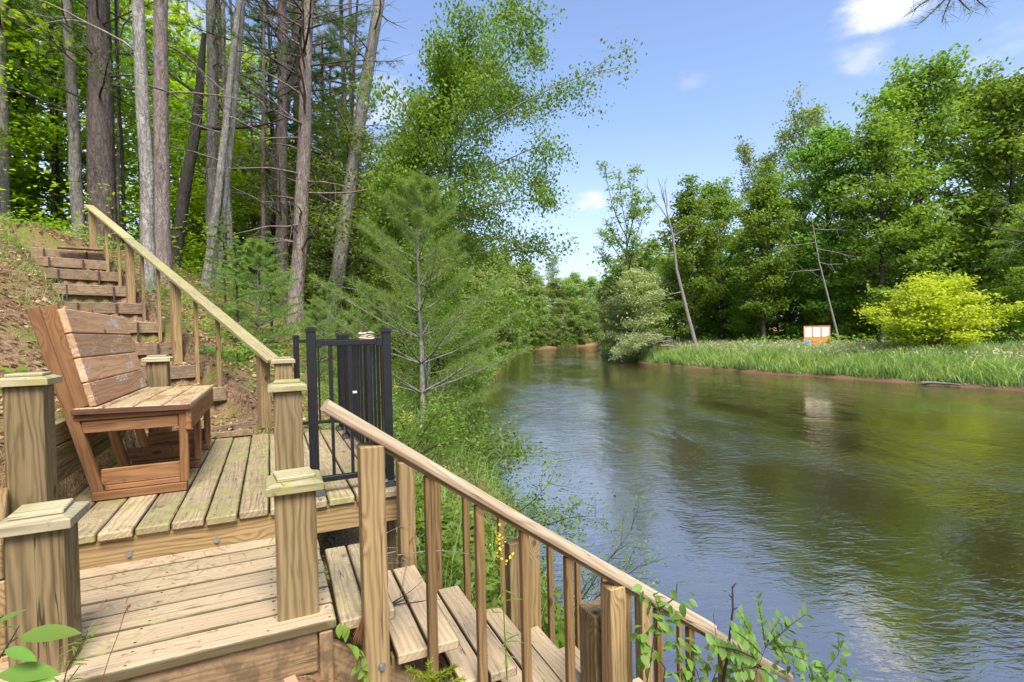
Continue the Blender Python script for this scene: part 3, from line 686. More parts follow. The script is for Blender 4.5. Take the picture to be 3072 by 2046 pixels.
FT=[(41.4,78.5,8.2,FAR),(45.7,80.8,9.0,FAR2),(49.7,82,8.8,FAR),(53,84,9,FAR2),(57.5,86,9,FAR),(36.5,76.5,9.5,FAR2),(31.0,72,10.5,FAR),
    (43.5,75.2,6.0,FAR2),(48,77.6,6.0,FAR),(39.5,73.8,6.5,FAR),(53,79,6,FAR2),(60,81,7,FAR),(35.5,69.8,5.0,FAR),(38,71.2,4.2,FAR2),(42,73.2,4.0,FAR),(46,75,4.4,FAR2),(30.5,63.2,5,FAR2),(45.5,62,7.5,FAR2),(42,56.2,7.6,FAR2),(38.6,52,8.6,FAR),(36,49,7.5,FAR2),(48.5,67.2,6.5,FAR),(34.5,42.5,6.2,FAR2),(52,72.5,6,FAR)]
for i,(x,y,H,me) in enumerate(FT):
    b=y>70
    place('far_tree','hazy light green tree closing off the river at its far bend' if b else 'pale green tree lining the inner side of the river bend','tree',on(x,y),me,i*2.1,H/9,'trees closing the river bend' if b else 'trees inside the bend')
rb_=random.Random(8)
for i,(x,y) in enumerate([(26.2,57.5),(28.3,60.2),(30.6,63.8),(32.6,67.2),(35.0,69.9),(37.6,72.0),(40.6,73.0),(43.6,74.6),(47.6,75.4),(51.5,77.2),(57,78)]):
    s_=rb_.uniform(.32,.62)
    place('bend_shrub','low shrub hanging over the water at the river bend','bush',on(x+rb_.uniform(-.5,.5),y+rb_.uniform(-.3,.6),-.5),[ELM2,WIL2,FAR2][i%3],i*2.3,s_,'shrubs at the river bend',sz=s_*rb_.uniform(.8,1.15))
for i,(x,y,H) in enumerate([(29,66,12),(33.5,73,10.5),(39,78,11.5),(44,83,9.5),(50,88,12.5),(56,90,10),(36,80,13)]):
    place('far_tree','hazy tall tree behind the river bend','tree',on(x,y),[MAPLE_C,COTT,FAR][i%3],i*1.7,H/[12,21,9][i%3],'trees closing the river bend')
# left bank downstream
LB=[(27.5,60.5,8,FAR),(31.5,66,8.5,FAR2),(8.2,23.5,4.5,FAR2),(5.6,18.8,4.2,FAR),(12.2,31,5,FAR),(16,38.5,6,FAR),(21,47,7,FAR2),(24.5,54,7,FAR),(4.9,16.0,3.4,FAR2),(4.2,13.6,2.6,FAR),(9.8,28,5,FAR2),(21.5,50.5,9.5,FAR),(15.8,41,8.6,FAR2),(10.5,32.5,8.0,FAR),(6.9,26.0,7.5,FAR2),(25.5,58,10,FAR2),(12,44,11,FAR),(4.6,21.5,6.5,FAR),(7,36,11,FAR),(18,56,12,FAR2),(3.8,17.6,5.0,FAR2)]
for i,(x,y,H,me) in enumerate(LB):
    place('shore_tree','leafy green tree overhanging the near shore downstream of the deck','tree',on(x,y,-.3),me,i*1.3+.4,H/9,'trees along the near shore')

# snag, dead leaning tree
def snag(name,label,pts,r,limbs,seed):
    rg=np.random.default_rng(seed); A=Acc(); A.tube(np.array(pts),np.linspace(r,.02,len(pts)),8)
    pts=np.array(pts)
    for (t,d,L) in limbs:
        k=t*(len(pts)-1); k0=min(int(k),len(pts)-2); q=pts[k0]+(pts[k0+1]-pts[k0])*(k-k0)
        b=curve(q,d,L,6,rg,.25,.25); A.tube(b,np.linspace(r*.3,.012,7),5)
        for _ in range(3):
            s=rg.integers(2,6); A.tube(curve(b[s],rg.normal(size=3)+np.array(d),L*.35,4,rg,.1,.3),np.linspace(r*.12,.008,5),3)
    o=obj(name,A.mesh(name,M_DEADW,True),label=label,cat='dead tree'); return o
bx,by=29.9,30.2; bz=gz(bx,by)
snag('dead_tree','bare pale snag with broken upper limbs on the grassy far bank',[(bx,by,bz-.2),(bx-.7,by+.35,bz+3),(bx-1.5,by+.6,bz+6.5),(bx-1.7,by+.7,bz+9),(bx-2.1,by+.9,bz+11.0),(bx-2.4,by+1,bz+12.8)],.17,
  [(.72,(-1.2,.6,1.0),3.4),(.8,(.25,-.1,1),2.4),(.85,(-.3,.2,1.2),2.2),(.6,(1,-.5,.5),1.8),(.5,(-1,.5,-.1),2.6),(.3,(-1,.5,-.2),2.2)],3)
bx,by=33.2,21.2; bz=gz(bx,by)
snag('dead_tree','thin bare leaning trunk standing against the dark foliage behind the sign',[(bx,by,bz-.2),(bx-.7,by+.3,bz+3),(bx-1.35,by+.6,bz+6),(bx-1.7,by+.8,bz+8.8)],.085,
  [(.9,(.8,-.5,-.2),2.0),(.75,(1,-.5,-.3),2.4),(.8,(-1,.5,-.3),2.2),(.6,(-1,.6,-.3),2.0),(.65,(.9,-.5,-.5),1.6)],5)

# yellow bush, green shrub, willows
sk=broadleaf(11,2.9,3.0,.04,34,(0,60),.4,9,3,'round',.10)
place('yellow_bush','bright yellow green bush on the grassy far bank beside the sign','bush',on(29.6,14.2),tree_meshes('yellow_bush',M_TRUNK,L_YEL,sk,22,.30,.17,.9,0,.55,.25),.3,1.0)
sk=broadleaf(12,6.2,2.6,.03,30,(0,65),.4,8,3,'round',.10)
place('green_shrub','tall blue green shrub at the frame edge next to the yellow bush','bush',on(32.6,11.6),tree_meshes('green_shrub',M_TRUNK,L_GREEN,sk,28,.26,.16,1.2,0,.5,.18),.9,1.0)
sk=broadleaf(13,6.0,3.0,.03,28,(0,60),.3,8,3,'round',.10)
WIL=tree_meshes('willow',M_DEADW,L_WILLOW,sk,24,.36,.22,.6,.3,.4,.35)
place('willow_bush','silvery grey willow bush at the point of the far bank','bush',on(28.0,34.6),WIL,.2,1.1)
place('willow_bush','low grey green willow bush beyond the fallen willow','bush',on(30.6,40.0),WIL,2.2,.85)
place('willow_bush','dark young tree between the willow bush and the snag','bush',on(30.2,33.6),UND,1.0,.5)
rg=np.random.default_rng(21); A=Acc(); Cp=[]
for i in range(9):
    b=curve((27.9+rg.uniform(-.3,.6),32.0+rg.uniform(-.6,.8),1.5+rg.uniform(0,.8)),(-1,rg.uniform(-.2,.9),rg.uniform(.0,.35)),rg.uniform(2.6,4.6),8,rg,-.75,.2); A.tube(b,np.linspace(.05,.01,9),5)
    for s in range(2,9): Cp+= [b[s]+rg.normal(size=3)*.12 for _ in range(3)]
for i in range(16): # broken grey limbs hanging down
    A.tube(curve((28.0+rg.uniform(-.9,1.1),31.8+rg.uniform(-.9,.9),1.9+rg.uniform(-.2,.2)),(rg.uniform(-.3,.3),rg.uniform(-.3,.3),-1),rg.uniform(1.0,1.8),5,rg,0,.3),np.linspace(.03,.008,6),4)
A.tube(curve((30.5,31.5,.6),(-1,.1,.55),3.6,8,rg,-.5,.15),np.linspace(.13,.05,9),7)
P=clump_points(np.array(Cp),20,.17,rg,.6); V,Qd=leaf_quads(P,.15,rg,.5,.3,.4)
t=thing('fallen_willow',(29,32,.5),'fallen willow with bare hanging limbs dipping its leaves in the river','fallen tree')
obj('trunk',A.mesh('fallen_trunk',M_DEADW,True),t); obj('crown',np_mesh('fallen_crown',V,[Qd],L_WILLOW),t)

# sign on the far bank
sx_,sy_=30.5,21.05; szz=gz(sx_,sy_)+.3
sg=thing('sign_board',(sx_,sy_,szz),'orange framed board with three white panels in the far bank grass','sign')
sd=Vector((.83,-.55,0)).normalized(); sn=Vector((-sd.y*-1,-sd.x,0)); sn=Vector((-.55,-.83,0)).normalized()
def sp_(u,z,off=0): q=Vector((sx_,sy_,0))+sd*u+sn*off; return (q.x,q.y,szz+z)
Wd=1.52
board('lower_board',sp_(-Wd/2,.66),sp_(Wd/2,.66),.52,.05,M_ORANGE,sg,side=(0,0,1))
for u in (-Wd/2+.03,-.25,.25,Wd/2-.03): board('frame_bar',sp_(u,.925,.004),sp_(u,1.55,.004),.06,.07,M_ORANGE,sg,side=tuple(sd))
board('frame_bar',sp_(-Wd/2,1.58,.002),sp_(Wd/2,1.58,.002),.055,.075,M_ORANGE,sg,side=(0,0,1))
for u in (-.49,0,.49): board('white_panel',sp_(u,.93),sp_(u,1.55),.42,.03,M_WHITE,sg,side=tuple(sd))
board('blue_panel',sp_(-.72,.58,.029),sp_(-.36,.58,.029),.30,.012,M_BLUE,sg,side=(0,0,1))
for u in (-.5,.5): board('support_leg',sp_(u,-.6,-.07),sp_(u,1.5,-.07),.08,.06,M_STEP,sg,side=tuple(sd))

# far bank grass (stuff)
rg=np.random.default_rng(31)
def blades(x,y,h,wd,rg,lean=.35,z=None,windx=.25):
    n=len(x); z=ground(x,y) if z is None else z
    az=rg.uniform(0,2*np.pi,n); s=np.stack([np.cos(az),np.sin(az),np.zeros(n)],-1)*(wd/2)[:,None]
    d=np.stack([rg.normal(size=n)*lean+windx,rg.normal(size=n)*lean,np.ones(n)],-1); p=np.stack([x,y,z-.02],-1)
    m1=p+d*np.array([.4,.4,.62])*h[:,None]; tip=p+d*np.array([1.1,1.1,.98])*h[:,None]
    V=np.stack([p-s,p+s,m1+s*.8,m1-s*.8,tip+s*.12,tip-s*.12],1).reshape(-1,3); b=np.arange(n)[:,None]*6
    return V,np.concatenate([b+np.array([0,1,2,3]),b+np.array([3,2,4,5])])
N=64000
y=rg.uniform(-6,47,N); q=.12+rg.beta(1.05,2.2,N)*7.5; x=np.interp(y,RY,RX)+q
hh=(.55+.45*np.clip(q/1.2,0,1))*rg.uniform(.7,1.25,N)*(.82+.28*np.sin(y*.9+q)+.2*np.sin(y*2.3+1.7*q)+.12*np.sin(y*5.1-2*q))
k=ground(x,y)>.05; x,y,hh=x[k],y[k],hh[k]; N=len(x)
V,Qd=blades(x,y,hh*.8,rg.uniform(.03,.055,N),rg); obj('bank_grass',np_mesh('bank_grass',V,[Qd],L_GRASS),label='tall windswept grass along the far bank',kind='stuff')
N=11000; y=rg.uniform(-6,47,N); q=.1+rg.beta(1.2,2,N)*6; x=np.interp(y,RY,RX)+q; k=ground(x,y)>.05; x,y=x[k],y[k]; N=len(x); V,Qd=blades(x,y,rg.uniform(.35,.95,N),rg.uniform(.03,.05,N),rg,.55); obj('dry_bank_grass',np_mesh('dry_bank_grass',V,[Qd],L_GRASS2),label='paler dry grass mixed into the far bank grass',kind='stuff')
N=14000; y=rg.uniform(-6,47,N); q=1.2+rg.beta(1.3,1.7,N)*6; x=np.interp(y,RY,RX)+q
P=np.stack([x+.2,y,ground(x,y)+.84*rg.uniform(.75,1.12,N)],-1); V,Qd=leaf_quads(P,.20,rg,0,-1.2,.22); obj('seed_heads',np_mesh('seed_heads',V,[Qd],L_SEED),label='pale seed heads above the far bank grass',kind='stuff')
N=26000; y=rg.uniform(-6,60,N); q=5.5+rg.uniform(0,1,N)**1.6*22; x=np.interp(y,RY,RX)+q
x=np.append(x,rg.uniform(22,80,9000)); y=np.append(y,np.interp(x[N:],LX,LY)+.1+rg.uniform(0,1,9000)**2*9); N=len(x)
P=np.stack([x,y,ground(x,y)+rg.uniform(.1,1.3,N)*(.6+.4*np.sin(x+y))],-1); V,Qd=leaf_quads(P,.26,rg,1,0,.6); obj('far_undergrowth',np_mesh('far_undergrowth',V,[Qd],L_GREEN),label='leafy undergrowth below the far bank trees',kind='stuff')
N=16000; y=np.concatenate([rg.uniform(8,76.5,N)]); x=np.interp(y,LY,LX)-rg.uniform(-.12,1.0,N)*(1+y/50); P=np.stack([x,y,np.maximum(ground(x,y),0)+rg.uniform(.03,.75,N)*(.5+y/60)],-1); V,Qd=leaf_quads(P,.09+.003*y,rg,.6,.1,.6); obj('shore_undergrowth',np_mesh('shore_undergrowth',V,[Qd],L_WEED),label='leafy growth hanging over the water along the near shore',kind='stuff')
# driftwood on the muddy shore
A=Acc(); A.tube(curve((24.95,12.6,.08),(.25,-1,.05),1.3,5,rg,0,.1),np.linspace(.07,.03,6),6); obj('driftwood',A.mesh('driftwood',M_DEADW,True),label='short dark log lying on the muddy edge of the far bank',cat='log')
A=Acc()
for i in range(90):
    yy=rg.uniform(3,13); xx=np.interp(yy,RY,RX)+rg.uniform(-.1,.7); r=rg.uniform(.04,.11); c=np.array([xx,yy,gz(xx,yy)+r*.1])
    bmv=np.array([[1,0,0],[-1,0,0],[0,1,0],[0,-1,0],[0,0,.6],[0,0,-.6]])*r*rg.uniform(.7,1.2,(6,1)); A.add(c+bmv,Tr=np.array([[0,2,4],[2,1,4],[1,3,4],[3,0,4],[2,0,5],[1,2,5],[3,1,5],[0,3,5]]))
obj('shore_stones',A.mesh('shore_stones',M_DEADW),label='pale stones at the water edge of the far bank',kind='stuff')

# ------------------------------------------------------------ forest on the hillside
def trunk_mesh(nm,r,H,mt,seed,limbs=0,lo=.2,hi=.7,Lr=(1,2.6),curl=-.3,el=(-10,35),wob=.02,k=12):
    rg=np.random.default_rng(seed); A=Acc(); n=16; z=np.linspace(0,H,n)
    p=np.stack([np.cumsum(rg.normal(size=n)*wob*H/n),np.cumsum(rg.normal(size=n)*wob*H/n),z],-1); p[:2,:2]=0
    rr=r*(1-.55*z/H); rr[0]*=1.35; rr=rr*(1+rg.normal(size=n)*.02); A.tube(p,rr,k)
    for i in range(limbs):
        h=lo+(hi-lo)*(i+rg.uniform(0,1))/limbs; kk=h*(n-1); k0=int(kk); q=p[k0]+(p[min(n-1,k0+1)]-p[k0])*(kk-k0)
        az=rg.uniform(0,2*np.pi); e=R(rg.uniform(*el)); L=rg.uniform(*Lr)
        b=curve(q,(math.cos(az)*math.cos(e),math.sin(az)*math.cos(e),math.sin(e)),L,8,rg,curl,.3); A.tube(b,np.linspace(min(.03,r*.2),.004,9),4)
        for _ in range(3):
            s=rg.integers(2,7); A.tube(curve(b[s],rg.normal(size=3)*.5+(b[s+1]-b[s])*3,L*.4,5,rg,curl,.4),np.linspace(.008,.003,6),3)
    return A.mesh(nm,mt,True)
def pine_crown(seed,H0,H1,rad,nb,per,ln,wd,mt,nm,droop=.1,el=(0,35),env=1.0):
    rg=np.random.default_rng(seed); A=Acc(); C=[];D=[]
    for i in range(nb):
        hn=(i+rg.uniform(0,1))/nb; h=H0+(H1-H0)*hn; az=i*2.399+rg.uniform(-.5,.5); e=R(rg.uniform(*el)); L=rad*(1-.75*hn*env)*rg.uniform(.6,1.1)
        b=curve((0,0,h),(math.cos(az)*math.cos(e),math.sin(az)*math.cos(e),math.sin(e)),L,7,rg,.15,.12); A.tube(b,np.linspace(.022*rad/2,.004,8),4)
        for j in range(9):
            s=rg.integers(2,8); d=b[s]-b[s-1]; d/=np.linalg.norm(d); a2=rg.choice([-1,1])*rg.uniform(.3,1.0)
            d2=np.array([d[0]*math.cos(a2)-d[1]*math.sin(a2),d[0]*math.sin(a2)+d[1]*math.cos(a2),d[2]+.1]); tw=curve(b[s],d2,L*.28,3,rg,.1,.1); A.tube(tw,[.007,.006,.004,.003],3)
            for q in (1,2,3): C.append(tw[q]); D.append(d2)
        for s in range(3,8): C.append(b[s]); D.append(b[s]-b[s-1])
    V,Tr=needles(np.array(C),unit(np.array(D)),per,ln,wd,rg,.75,droop)
    return A.mesh(nm+'_limbs',M_TRUNK,True),np_mesh(nm+'_needles',V,[Tr],mt)
PC=pine_crown(41,6.2,16,3.0,52,15,.16,.012,L_DPINE,'red_pine',.05)
PC2=pine_crown(42,3.5,14,2.6,52,12,.15,.013,L_DPINE,'white_pine_tall',.05,(-5,25))
PSH=trunk_mesh('tall_pine_trunk',.15,15,M_DPINE,301,10)
PL_=[('big',-3.42,14.87,.285,.004,.015,M_DPINE,'thickest trunk of the forest, dark and straight behind the top of the handrail',PC2,8),
 ('a',-1.77,10.33,.108,-.015,.024,M_LICH,'pale lichen spotted slim trunk rising right behind the hillside handrail',None,14),
 ('b',-1.93,12.51,.150,.024,.006,M_PINE,'straight reddish grey pine right next to the pale lichen spotted trunk',PC,8),
 ('c',-1.38,16.67,.164,.014,.010,M_GREY,'grey trunk with dark blotches behind the slender leaning pair',None,12),
 ('d',.38,17.05,.183,.036,.001,M_PINE,'pinkish grey pine, slimmer of the two standing side by side above the railing',PC,40),
 ('e',.58,14.08,.190,.050,-.006,M_PINE,'tall pinkish grey pine with bare limbs, nearest one above the black railing',PC,52),
 ('f',-5.50,15.85,.131,.012,.011,M_GREY,'grey trunk cut by the frame edge above the timber edging',PC2,6),
 ('g',-6.44,20.69,.147,-.005,.019,M_GREY,'grey trunk wrapped in bright leaves near the frame edge',PC2,6),
 ('h',-5.28,17.94,.059,.021,.007,M_TRUNK,'thin dark trunk above the edging between two grey ones',None,10),
 ('i',-4.06,15.72,.136,-.019,.026,M_GREY,'slightly leaning grey trunk beside the thick dark one',None,12),
 ('j',-3.68,17.20,.053,.026,.005,M_LICH,'slim greenish trunk touching the edge of the thick dark one',None,8),
 ('k',-3.22,15.88,.044,-.003,.018,M_TRUNK,'thin dark stem behind the upper handrail post',None,10),
 ('l',-1.30,13.65,.094,.136,-.046,M_LICH,'slender pale trunk leaning toward the river, front one of a crossing pair',None,10),
 ('m',-1.10,14.00,.066,.106,-.032,M_LICH,'thinner leaning stem of the crossing pair',None,8),
 ('n',-.91,15.90,.082,.001,.016,M_LICH,'light green lichen covered trunk behind the spruce thicket',None,8),
 ('o',-.53,19.03,.213,.184,-.069,M_GREY,'thick leaning grey trunk passing behind the slimmer pine',None,10),
 ('p',-.11,16.62,.069,.025,.005,M_PINE,'thin reddish stem in front of the thick leaning trunk',None,12),
 ('q',1.41,15.34,.218,.162,-.058,M_GREY,'big grey tree leaning out toward the river with lichen on its bark',None,14),
 ('r',1.84,15.69,.056,.078,-.019,M_TRUNK,'thin dark trunk with short dead twigs beside the big leaning tree',None,26)]
for i,(k,x,y,r,lx,ly,mt,lb,cr,nl) in enumerate(PL_):
    H=16 if r>.1 else 12
    parts=[('trunk',trunk_mesh('trunk_'+k,r,H,mt,100+i,nl,.12 if k in 'der' else .22,.72,(.8,2.2) if r<.15 else (1.2,3.4),-.25 if k!='q' else .3,wob=.015 if k!='c' else .03))]
    if cr: parts+= [('branches',cr[0]),('crown',cr[1])]
    place('forest_tree',lb,'tree',on(x,y,-.15),parts,0,1,'trees of the hillside forest',lean=(lx,ly))
# broken dark leaning trunk
A=Acc(); rg=np.random.default_rng(5); b=curve((0,0,-.2),(.18,-.07,1),6.2,8,rg,0,.10); A.tube(b,np.array([.15,.14,.13,.14,.12,.12,.10,.09,.05]),9)
A.tube(curve(b[5],(.9,-.3,.1),2.2,6,rg,.2,.2),np.linspace(.06,.015,7),5); A.tube(curve(b[6],(-.5,.3,.7),2,6,rg,.2,.2),np.linspace(.05,.01,7),5)
place('broken_tree','dark broken trunk leaning between the straight pine and the grey trunk','dead tree',on(-2.16,15.39),[('trunk',A.mesh('broken_trunk',M_TRUNK,True))])
# thin distant trunks
for i,(x,y,r) in enumerate([(-1.52,20.6,.2),(-3.13,25.75,.11),(-2.97,27.88,.14),(-1.47,22.78,.134),(-1.06,27,.14),(-.56,29,.13),(1.45,23.6,.147),(-4.35,24.1,.1),(-9.8,28.9,.129),(-8,28,.129),(-6.2,30,.16),(-2.2,32,.15),(.4,33,.16),(-12,26,.17),(2.6,24.5,.12),(-.2,24,.1),(-4.2,33,.18)]):
    place('forest_tree','thin dark trunk deep in the hillside forest','tree',on(x,y,-.2),[('trunk',trunk_mesh('deep_trunk',r,15,[M_TRUNK,M_DPINE,M_GREY][i%3],200+i,8,.15,.7,(.8,2),-.2,k=7))],group='distant trunks of the hillside forest',lean=(.02*math.sin(i*3),.02*math.cos(i*5)))
# bright young maples and dark hemlocks between the trunks
MP=[tree_meshes('young_maple',M_TRUNK,L_MAPLE,broadleaf(50+i,8.5,3.2,.08,30,(5,45),.1,8,3,'round',.07),15,.42,.15,1.7,.1,.75,.14) for i in range(3)]
MPS=[(-5.2,18.5,1.0),(-7.8,17.5,1.1),(-8.8,22,1.2),(-2.4,24.5,1.1),(-3.6,30,1.3),(-1.4,26,.95),(-.2,30,1.15),(-12.5,20,1.3),(-.8,38,1.6),(2.8,30,1.1),(-9.5,15.5,1.05),(-6.8,14.2,.62),(3.5,36,1.3),(-1.2,18.6,.6),(-7.2,19.5,.8),(-13,15,1.2),(-8.5,11.5,.7),(.8,25,.8),(1.0,44,1.8),(6,44,1.6),(-6.6,20.2,1.5),(-9,19,1.5),(-2.6,25,1.4)]
for i,(x,y,s) in enumerate(MPS):
    place('young_maple','young maple with layers of bright green leaves between the forest trunks','tree',on(x,y),MP[i%3],i*1.9,s,'bright young maples of the hillside forest')
HK=pine_crown(45,.6,9,2.3,44,15,.11,.014,L_DPINE,'hemlock',.15,(-12,15))
hk_t=trunk_mesh('hemlock_trunk',.07,9.2,M_TRUNK,77,0)
for i,(x,y,s) in enumerate([(-.4,21.5,.9),(1.0,20.5,.85),(.4,26,1.1),(2.2,21,.8),(-1.0,33,1.3),(3.6,27,1.0),(.2,19.2,1.15),(1.9,19.0,1.1),(2.6,22.5,1.25)]):
    place('hemlock','dark feathery hemlock filling the shade behind the pines','tree',on(x,y),[('trunk',hk_t),('branches',HK[0]),('crown',HK[1])],i*1.3,s,'hemlocks of the hillside forest')
# young spruces and pine saplings behind the handrail
def spruce(seed,H,rad,nb,mt,nm,per=9,ln=.035,wd=.008,nt=5):
    rg=np.random.default_rng(seed); A=Acc(); A.tube([(0,0,-.1),(0,0,H*.5),(.01,0,H)],[.035,.02,.005],6); C=[];D=[]
    for i in range(nb):
        hn=(i+rg.uniform(0,.7))/nb; h=H*(.06+.92*hn); az=i*2.399; L=rad*(1.02-hn)**.8*rg.uniform(.75,1.1)
        b=curve((0,0,h),(math.cos(az),math.sin(az),.12),L,7,rg,.1,.08); A.tube(b,np.linspace(.008,.002,8),3)
        for s in range(1,8):
            for q in range(nt):
                C.append(b[s]+(b[s]-b[s-1])*rg.uniform(-.5,.5)); D.append(b[s]-b[s-1])
            for sg_ in (-1,1):
                d=b[s]-b[s-1]; d2=np.array([d[0]*.5-sg_*d[1],d[1]*.5+sg_*d[0],.0]); d2/=np.linalg.norm(d2)+1e-9; l2=L*.33*(1.1-s/8)
                for q in range(nt): C.append(b[s]+d2*l2*(q+.5)/nt); D.append(d2)
    V,Tr=needles(np.array(C),unit(np.array(D)),per,ln,wd,rg,.6,0)
    return [('trunk',A.mesh(nm+'_trunk',M_TRUNK,True)),('crown',np_mesh(nm+'_needles',V,[Tr],mt))]
SPR=spruce(61,2.6,.95,34,L_SPRUCE,'spruce',6,.05,.010,4)
for x,y,s,lb in [(-.45,9.4,.72,'young spruce right behind the lower half of the hillside handrail'),(.05,11.0,.9,'young spruce at the foot of the two pinkish pines'),(-.75,11.4,.8,'small spruce behind the middle of the hillside handrail'),(.95,10.6,.62,'low spruce sapling behind the black railing')]:
    place('young_spruce',lb,'tree',on(x,y),SPR,x*7,s,'young spruces behind the handrail')
def whitepine(seed,H,whorls,rad,per,nm,ln=.10,wd=.0045,tr=.05):
    rg=np.random.default_rng(seed); A=Acc(); zz=np.linspace(-.1,H,9); A.tube(np.stack([.015*np.sin(zz*2),.012*np.cos(zz*1.7),zz],-1),np.linspace(tr,.006,9),8); C=[];D=[]
    for k,h in enumerate(whorls):
        f=1-h/H; L=rad*min(1,f*1.5+.10); a0=rg.uniform(0,6)
        for i in range(6):
            az=a0+i*2*np.pi/6+rg.uniform(-.25,.25); l=L*rg.uniform(.65,1.12); e=.18+.45*(1-f)
            b=curve((0,0,h),(math.cos(az),math.sin(az),e),l,8,rg,.28,.10); A.tube(b,np.linspace(.012*f+.005,.003,9),5)
            for s in range(3,9):
                C.append(b[s]); D.append(b[s]-b[s-1])
                for sg_ in (-1,1):
                    d=unit(b[s]-b[s-1]); d2=unit(np.array([d[0]*.8-sg_*d[1]*.7,d[1]*.8+sg_*d[0]*.7,d[2]+.12])); l2=l*.36*rg.uniform(.5,1.1)*(1.25-s/9)
                    tw=b[s]+d2*l2; A.tube([b[s],tw],[.004,.002],3)
                    for q in (.35,.55,.75,.95): C.append(b[s]+d2*l2*q); D.append(d2)
    for q in np.linspace(.1,.9,6): C.append(np.array([0,0,H*(.9+.1*q)])); D.append(np.array([0,0,1.]))
    V,Tr=needles(np.array(C),unit(np.array(D)),per,ln,wd,rg,.55,.0)
    return [('trunk',A.mesh(nm+'_trunk',M_GREY,True)),('crown',np_mesh(nm+'_needles',V,[Tr],L_PINE))]
place('white_pine','young white pine with whorled branches standing beyond the black railing at the water edge','tree',on(1.86,6.93,-.1),whitepine(71,3.75,[.45,.85,1.25,1.6,1.95,2.3,2.65,2.98,3.28,3.52],1.45,11,'white_pine',.115,.0038),.5,1.0)
WP2=whitepine(72,2.6,[.3,.7,1.1,1.5,1.9,2.2,2.4],1.0,7,'pine_sapling',.11,.007,.03)
for x,y,s,lb in [(-.15,9.9,.78,'soft needled pine sapling beside the spruces behind the handrail'),(1.15,11.6,.75,'bushy pine sapling below the big leaning tree'),(1.75,11.2,.72,'bushy pine sapling just beside the white pine trunk'),(.75,9.2,.55,'low pine sapling seen between the railing posts')]:
    place('pine_sapling',lb,'tree',on(x,y),WP2,y,s,'pine saplings')
for i,(x,y,s) in enumerate([(1.3,21.5,1.0),(2.7,19.6,.85),(3.6,25,1.05)]):
    place('tall_pine','tall needle crowned pine standing behind the front row of trunks','tree',on(x,y,-.2),[('trunk',PSH),('branches',PC2[0]),('crown',PC2[1])],i*1.4,s,'tall pines behind the front trunks')
# birch leaning over the river
sk=broadleaf(81,8.8,2.7,.30,44,(20,60),-.75,9,7,'round',.11,lean=(.20,-.06),dirbias=(-.25,.58))
place('birch_tree','leafy birch with drooping sprays reaching out over the river against the sky','tree',on(2.95,12.3,-.2),tree_meshes('birch',M_BIRCH,L_BIRCH,sk,26,.17,.082,.1,1.6,.66,1.0),0,.96)
B2=tree_meshes('shore_birch',M_BIRCH,L_BIRCH,broadleaf(82,6.5,2.6,.1,26,(5,55),-.2,8,3,'round',.08),18,.24,.10,.7,.6,.6,.6)
for x,y,s,lb in [(3.0,15.2,1.0,'bushy green shore tree behind the white pine'),(3.2,11.2,.55,'low leafy shrub tree overhanging the water beyond the white pine'),(4.6,17.0,.8,'leafy shore tree past the leaning birch'),(2.0,18.2,1.1,'green leafy tree between the big leaning trunk and the birch'),(3.7,12.0,.42,'low leafy shrub at the water line past the leafy shrub tree'),(4.5,14.4,.45,'round leafy shrub on the shore ahead of the leaning birch'),(5.4,15.8,.45,'small leafy bush overhanging the shoreline past the round shrub'),(6.6,18.2,.5,'leafy bush on the shoreline below the shore trees'),(2.5,9.0,.36,'small leafy shrub on the shore beside the white pine')]:
    place('shore_birch',lb,'tree',on(x,y),B2,y*2,s,'leafy trees along the near shore')

# needle sprigs hanging into the frame from pines out of view
def sprig(nm,label,p,dirs,L,seed):
    rg=np.random.default_rng(seed); A=Acc(); C=[];D=[]
    for d in dirs:
        b=curve(p,d,L*rg.uniform(.7,1.1),5,rg,-.1,.25); A.tube(b,np.linspace(.004,.0015,6),4)
        for s in (2,3,4,5): C.append(b[s]); D.append(b[s]-b[s-1])
    V,Tr=needles(np.array(C),unit(np.array(D)),12,.05,.0016,rg,.7)
    t=thing(nm,tuple(p),label,'pine branch'); obj('twig',A.mesh('twig',M_DARK,True),t); obj('needles',np_mesh('needles',V,[Tr],L_DPINE),t)
q=Vector((0,0,2.6))+dirv(2860,-40)*2.6
sprig('pine_branch','dark pine needle sprig hanging from above against the cloud',q,[(.3,-.2,-.6),(-.6,.4,-.35),(-.3,.3,-.7),(.7,-.5,-.3),(.1,.1,-.8)],.15,3)
q=Vector((0,0,2.6))+dirv(3110,700)*2.3
sprig('pine_branch','bare dark needle tipped twig entering at the frame edge before the far maples',q,[(-.6,.4,.15),(-.7,.4,-.35),(-.4,.3,.5)],.12,4)

# ------------------------------------------------------------ ground cover near the deck (stuff)
rg=np.random.default_rng(91)
def scatter(n,x0,x1,y0,y1,keep=None):
    x=rg.uniform(x0,x1,n); y=rg.uniform(y0,y1,n); k=~((x>-1.04)&(x<.7)&(y>2.83)&(y<5.08))&~((x>-.8)&(x<.42)&(y>1.9)&(y<2.9))&~((x>.15)&(x<2.7)&(y>1.78)&(y<2.72)&(y>1.85))
    d=(x-P0[0])*PU[0]+(y-P0[1])*PU[1]; e=(x-P0[0])*PN[0]+(y-P0[1])*PN[1]
    k&=ground(x,y)>.06
    if keep is not None: k&=keep(x,y,d/PL,e)
    return x[k],y[k]
x,y=scatter(26000,-5.5,2.2,.9,14.5); 
P=np.stack([x,y,ground(x,y)+rg.uniform(.004,.03,len(x))],-1); V,Qd=leaf_quads(P,.058,rg,2.2,0,.6); obj('leaf_litter',np_mesh('leaf_litter',V,[Qd],L_LITTER),label='dry brown leaves covering the slope',kind='stuff')
x,y=scatter(16000,-4.5,2.2,.9,12); P=np.stack([x,y,ground(x,y)+rg.uniform(.004,.025,len(x))],-1)
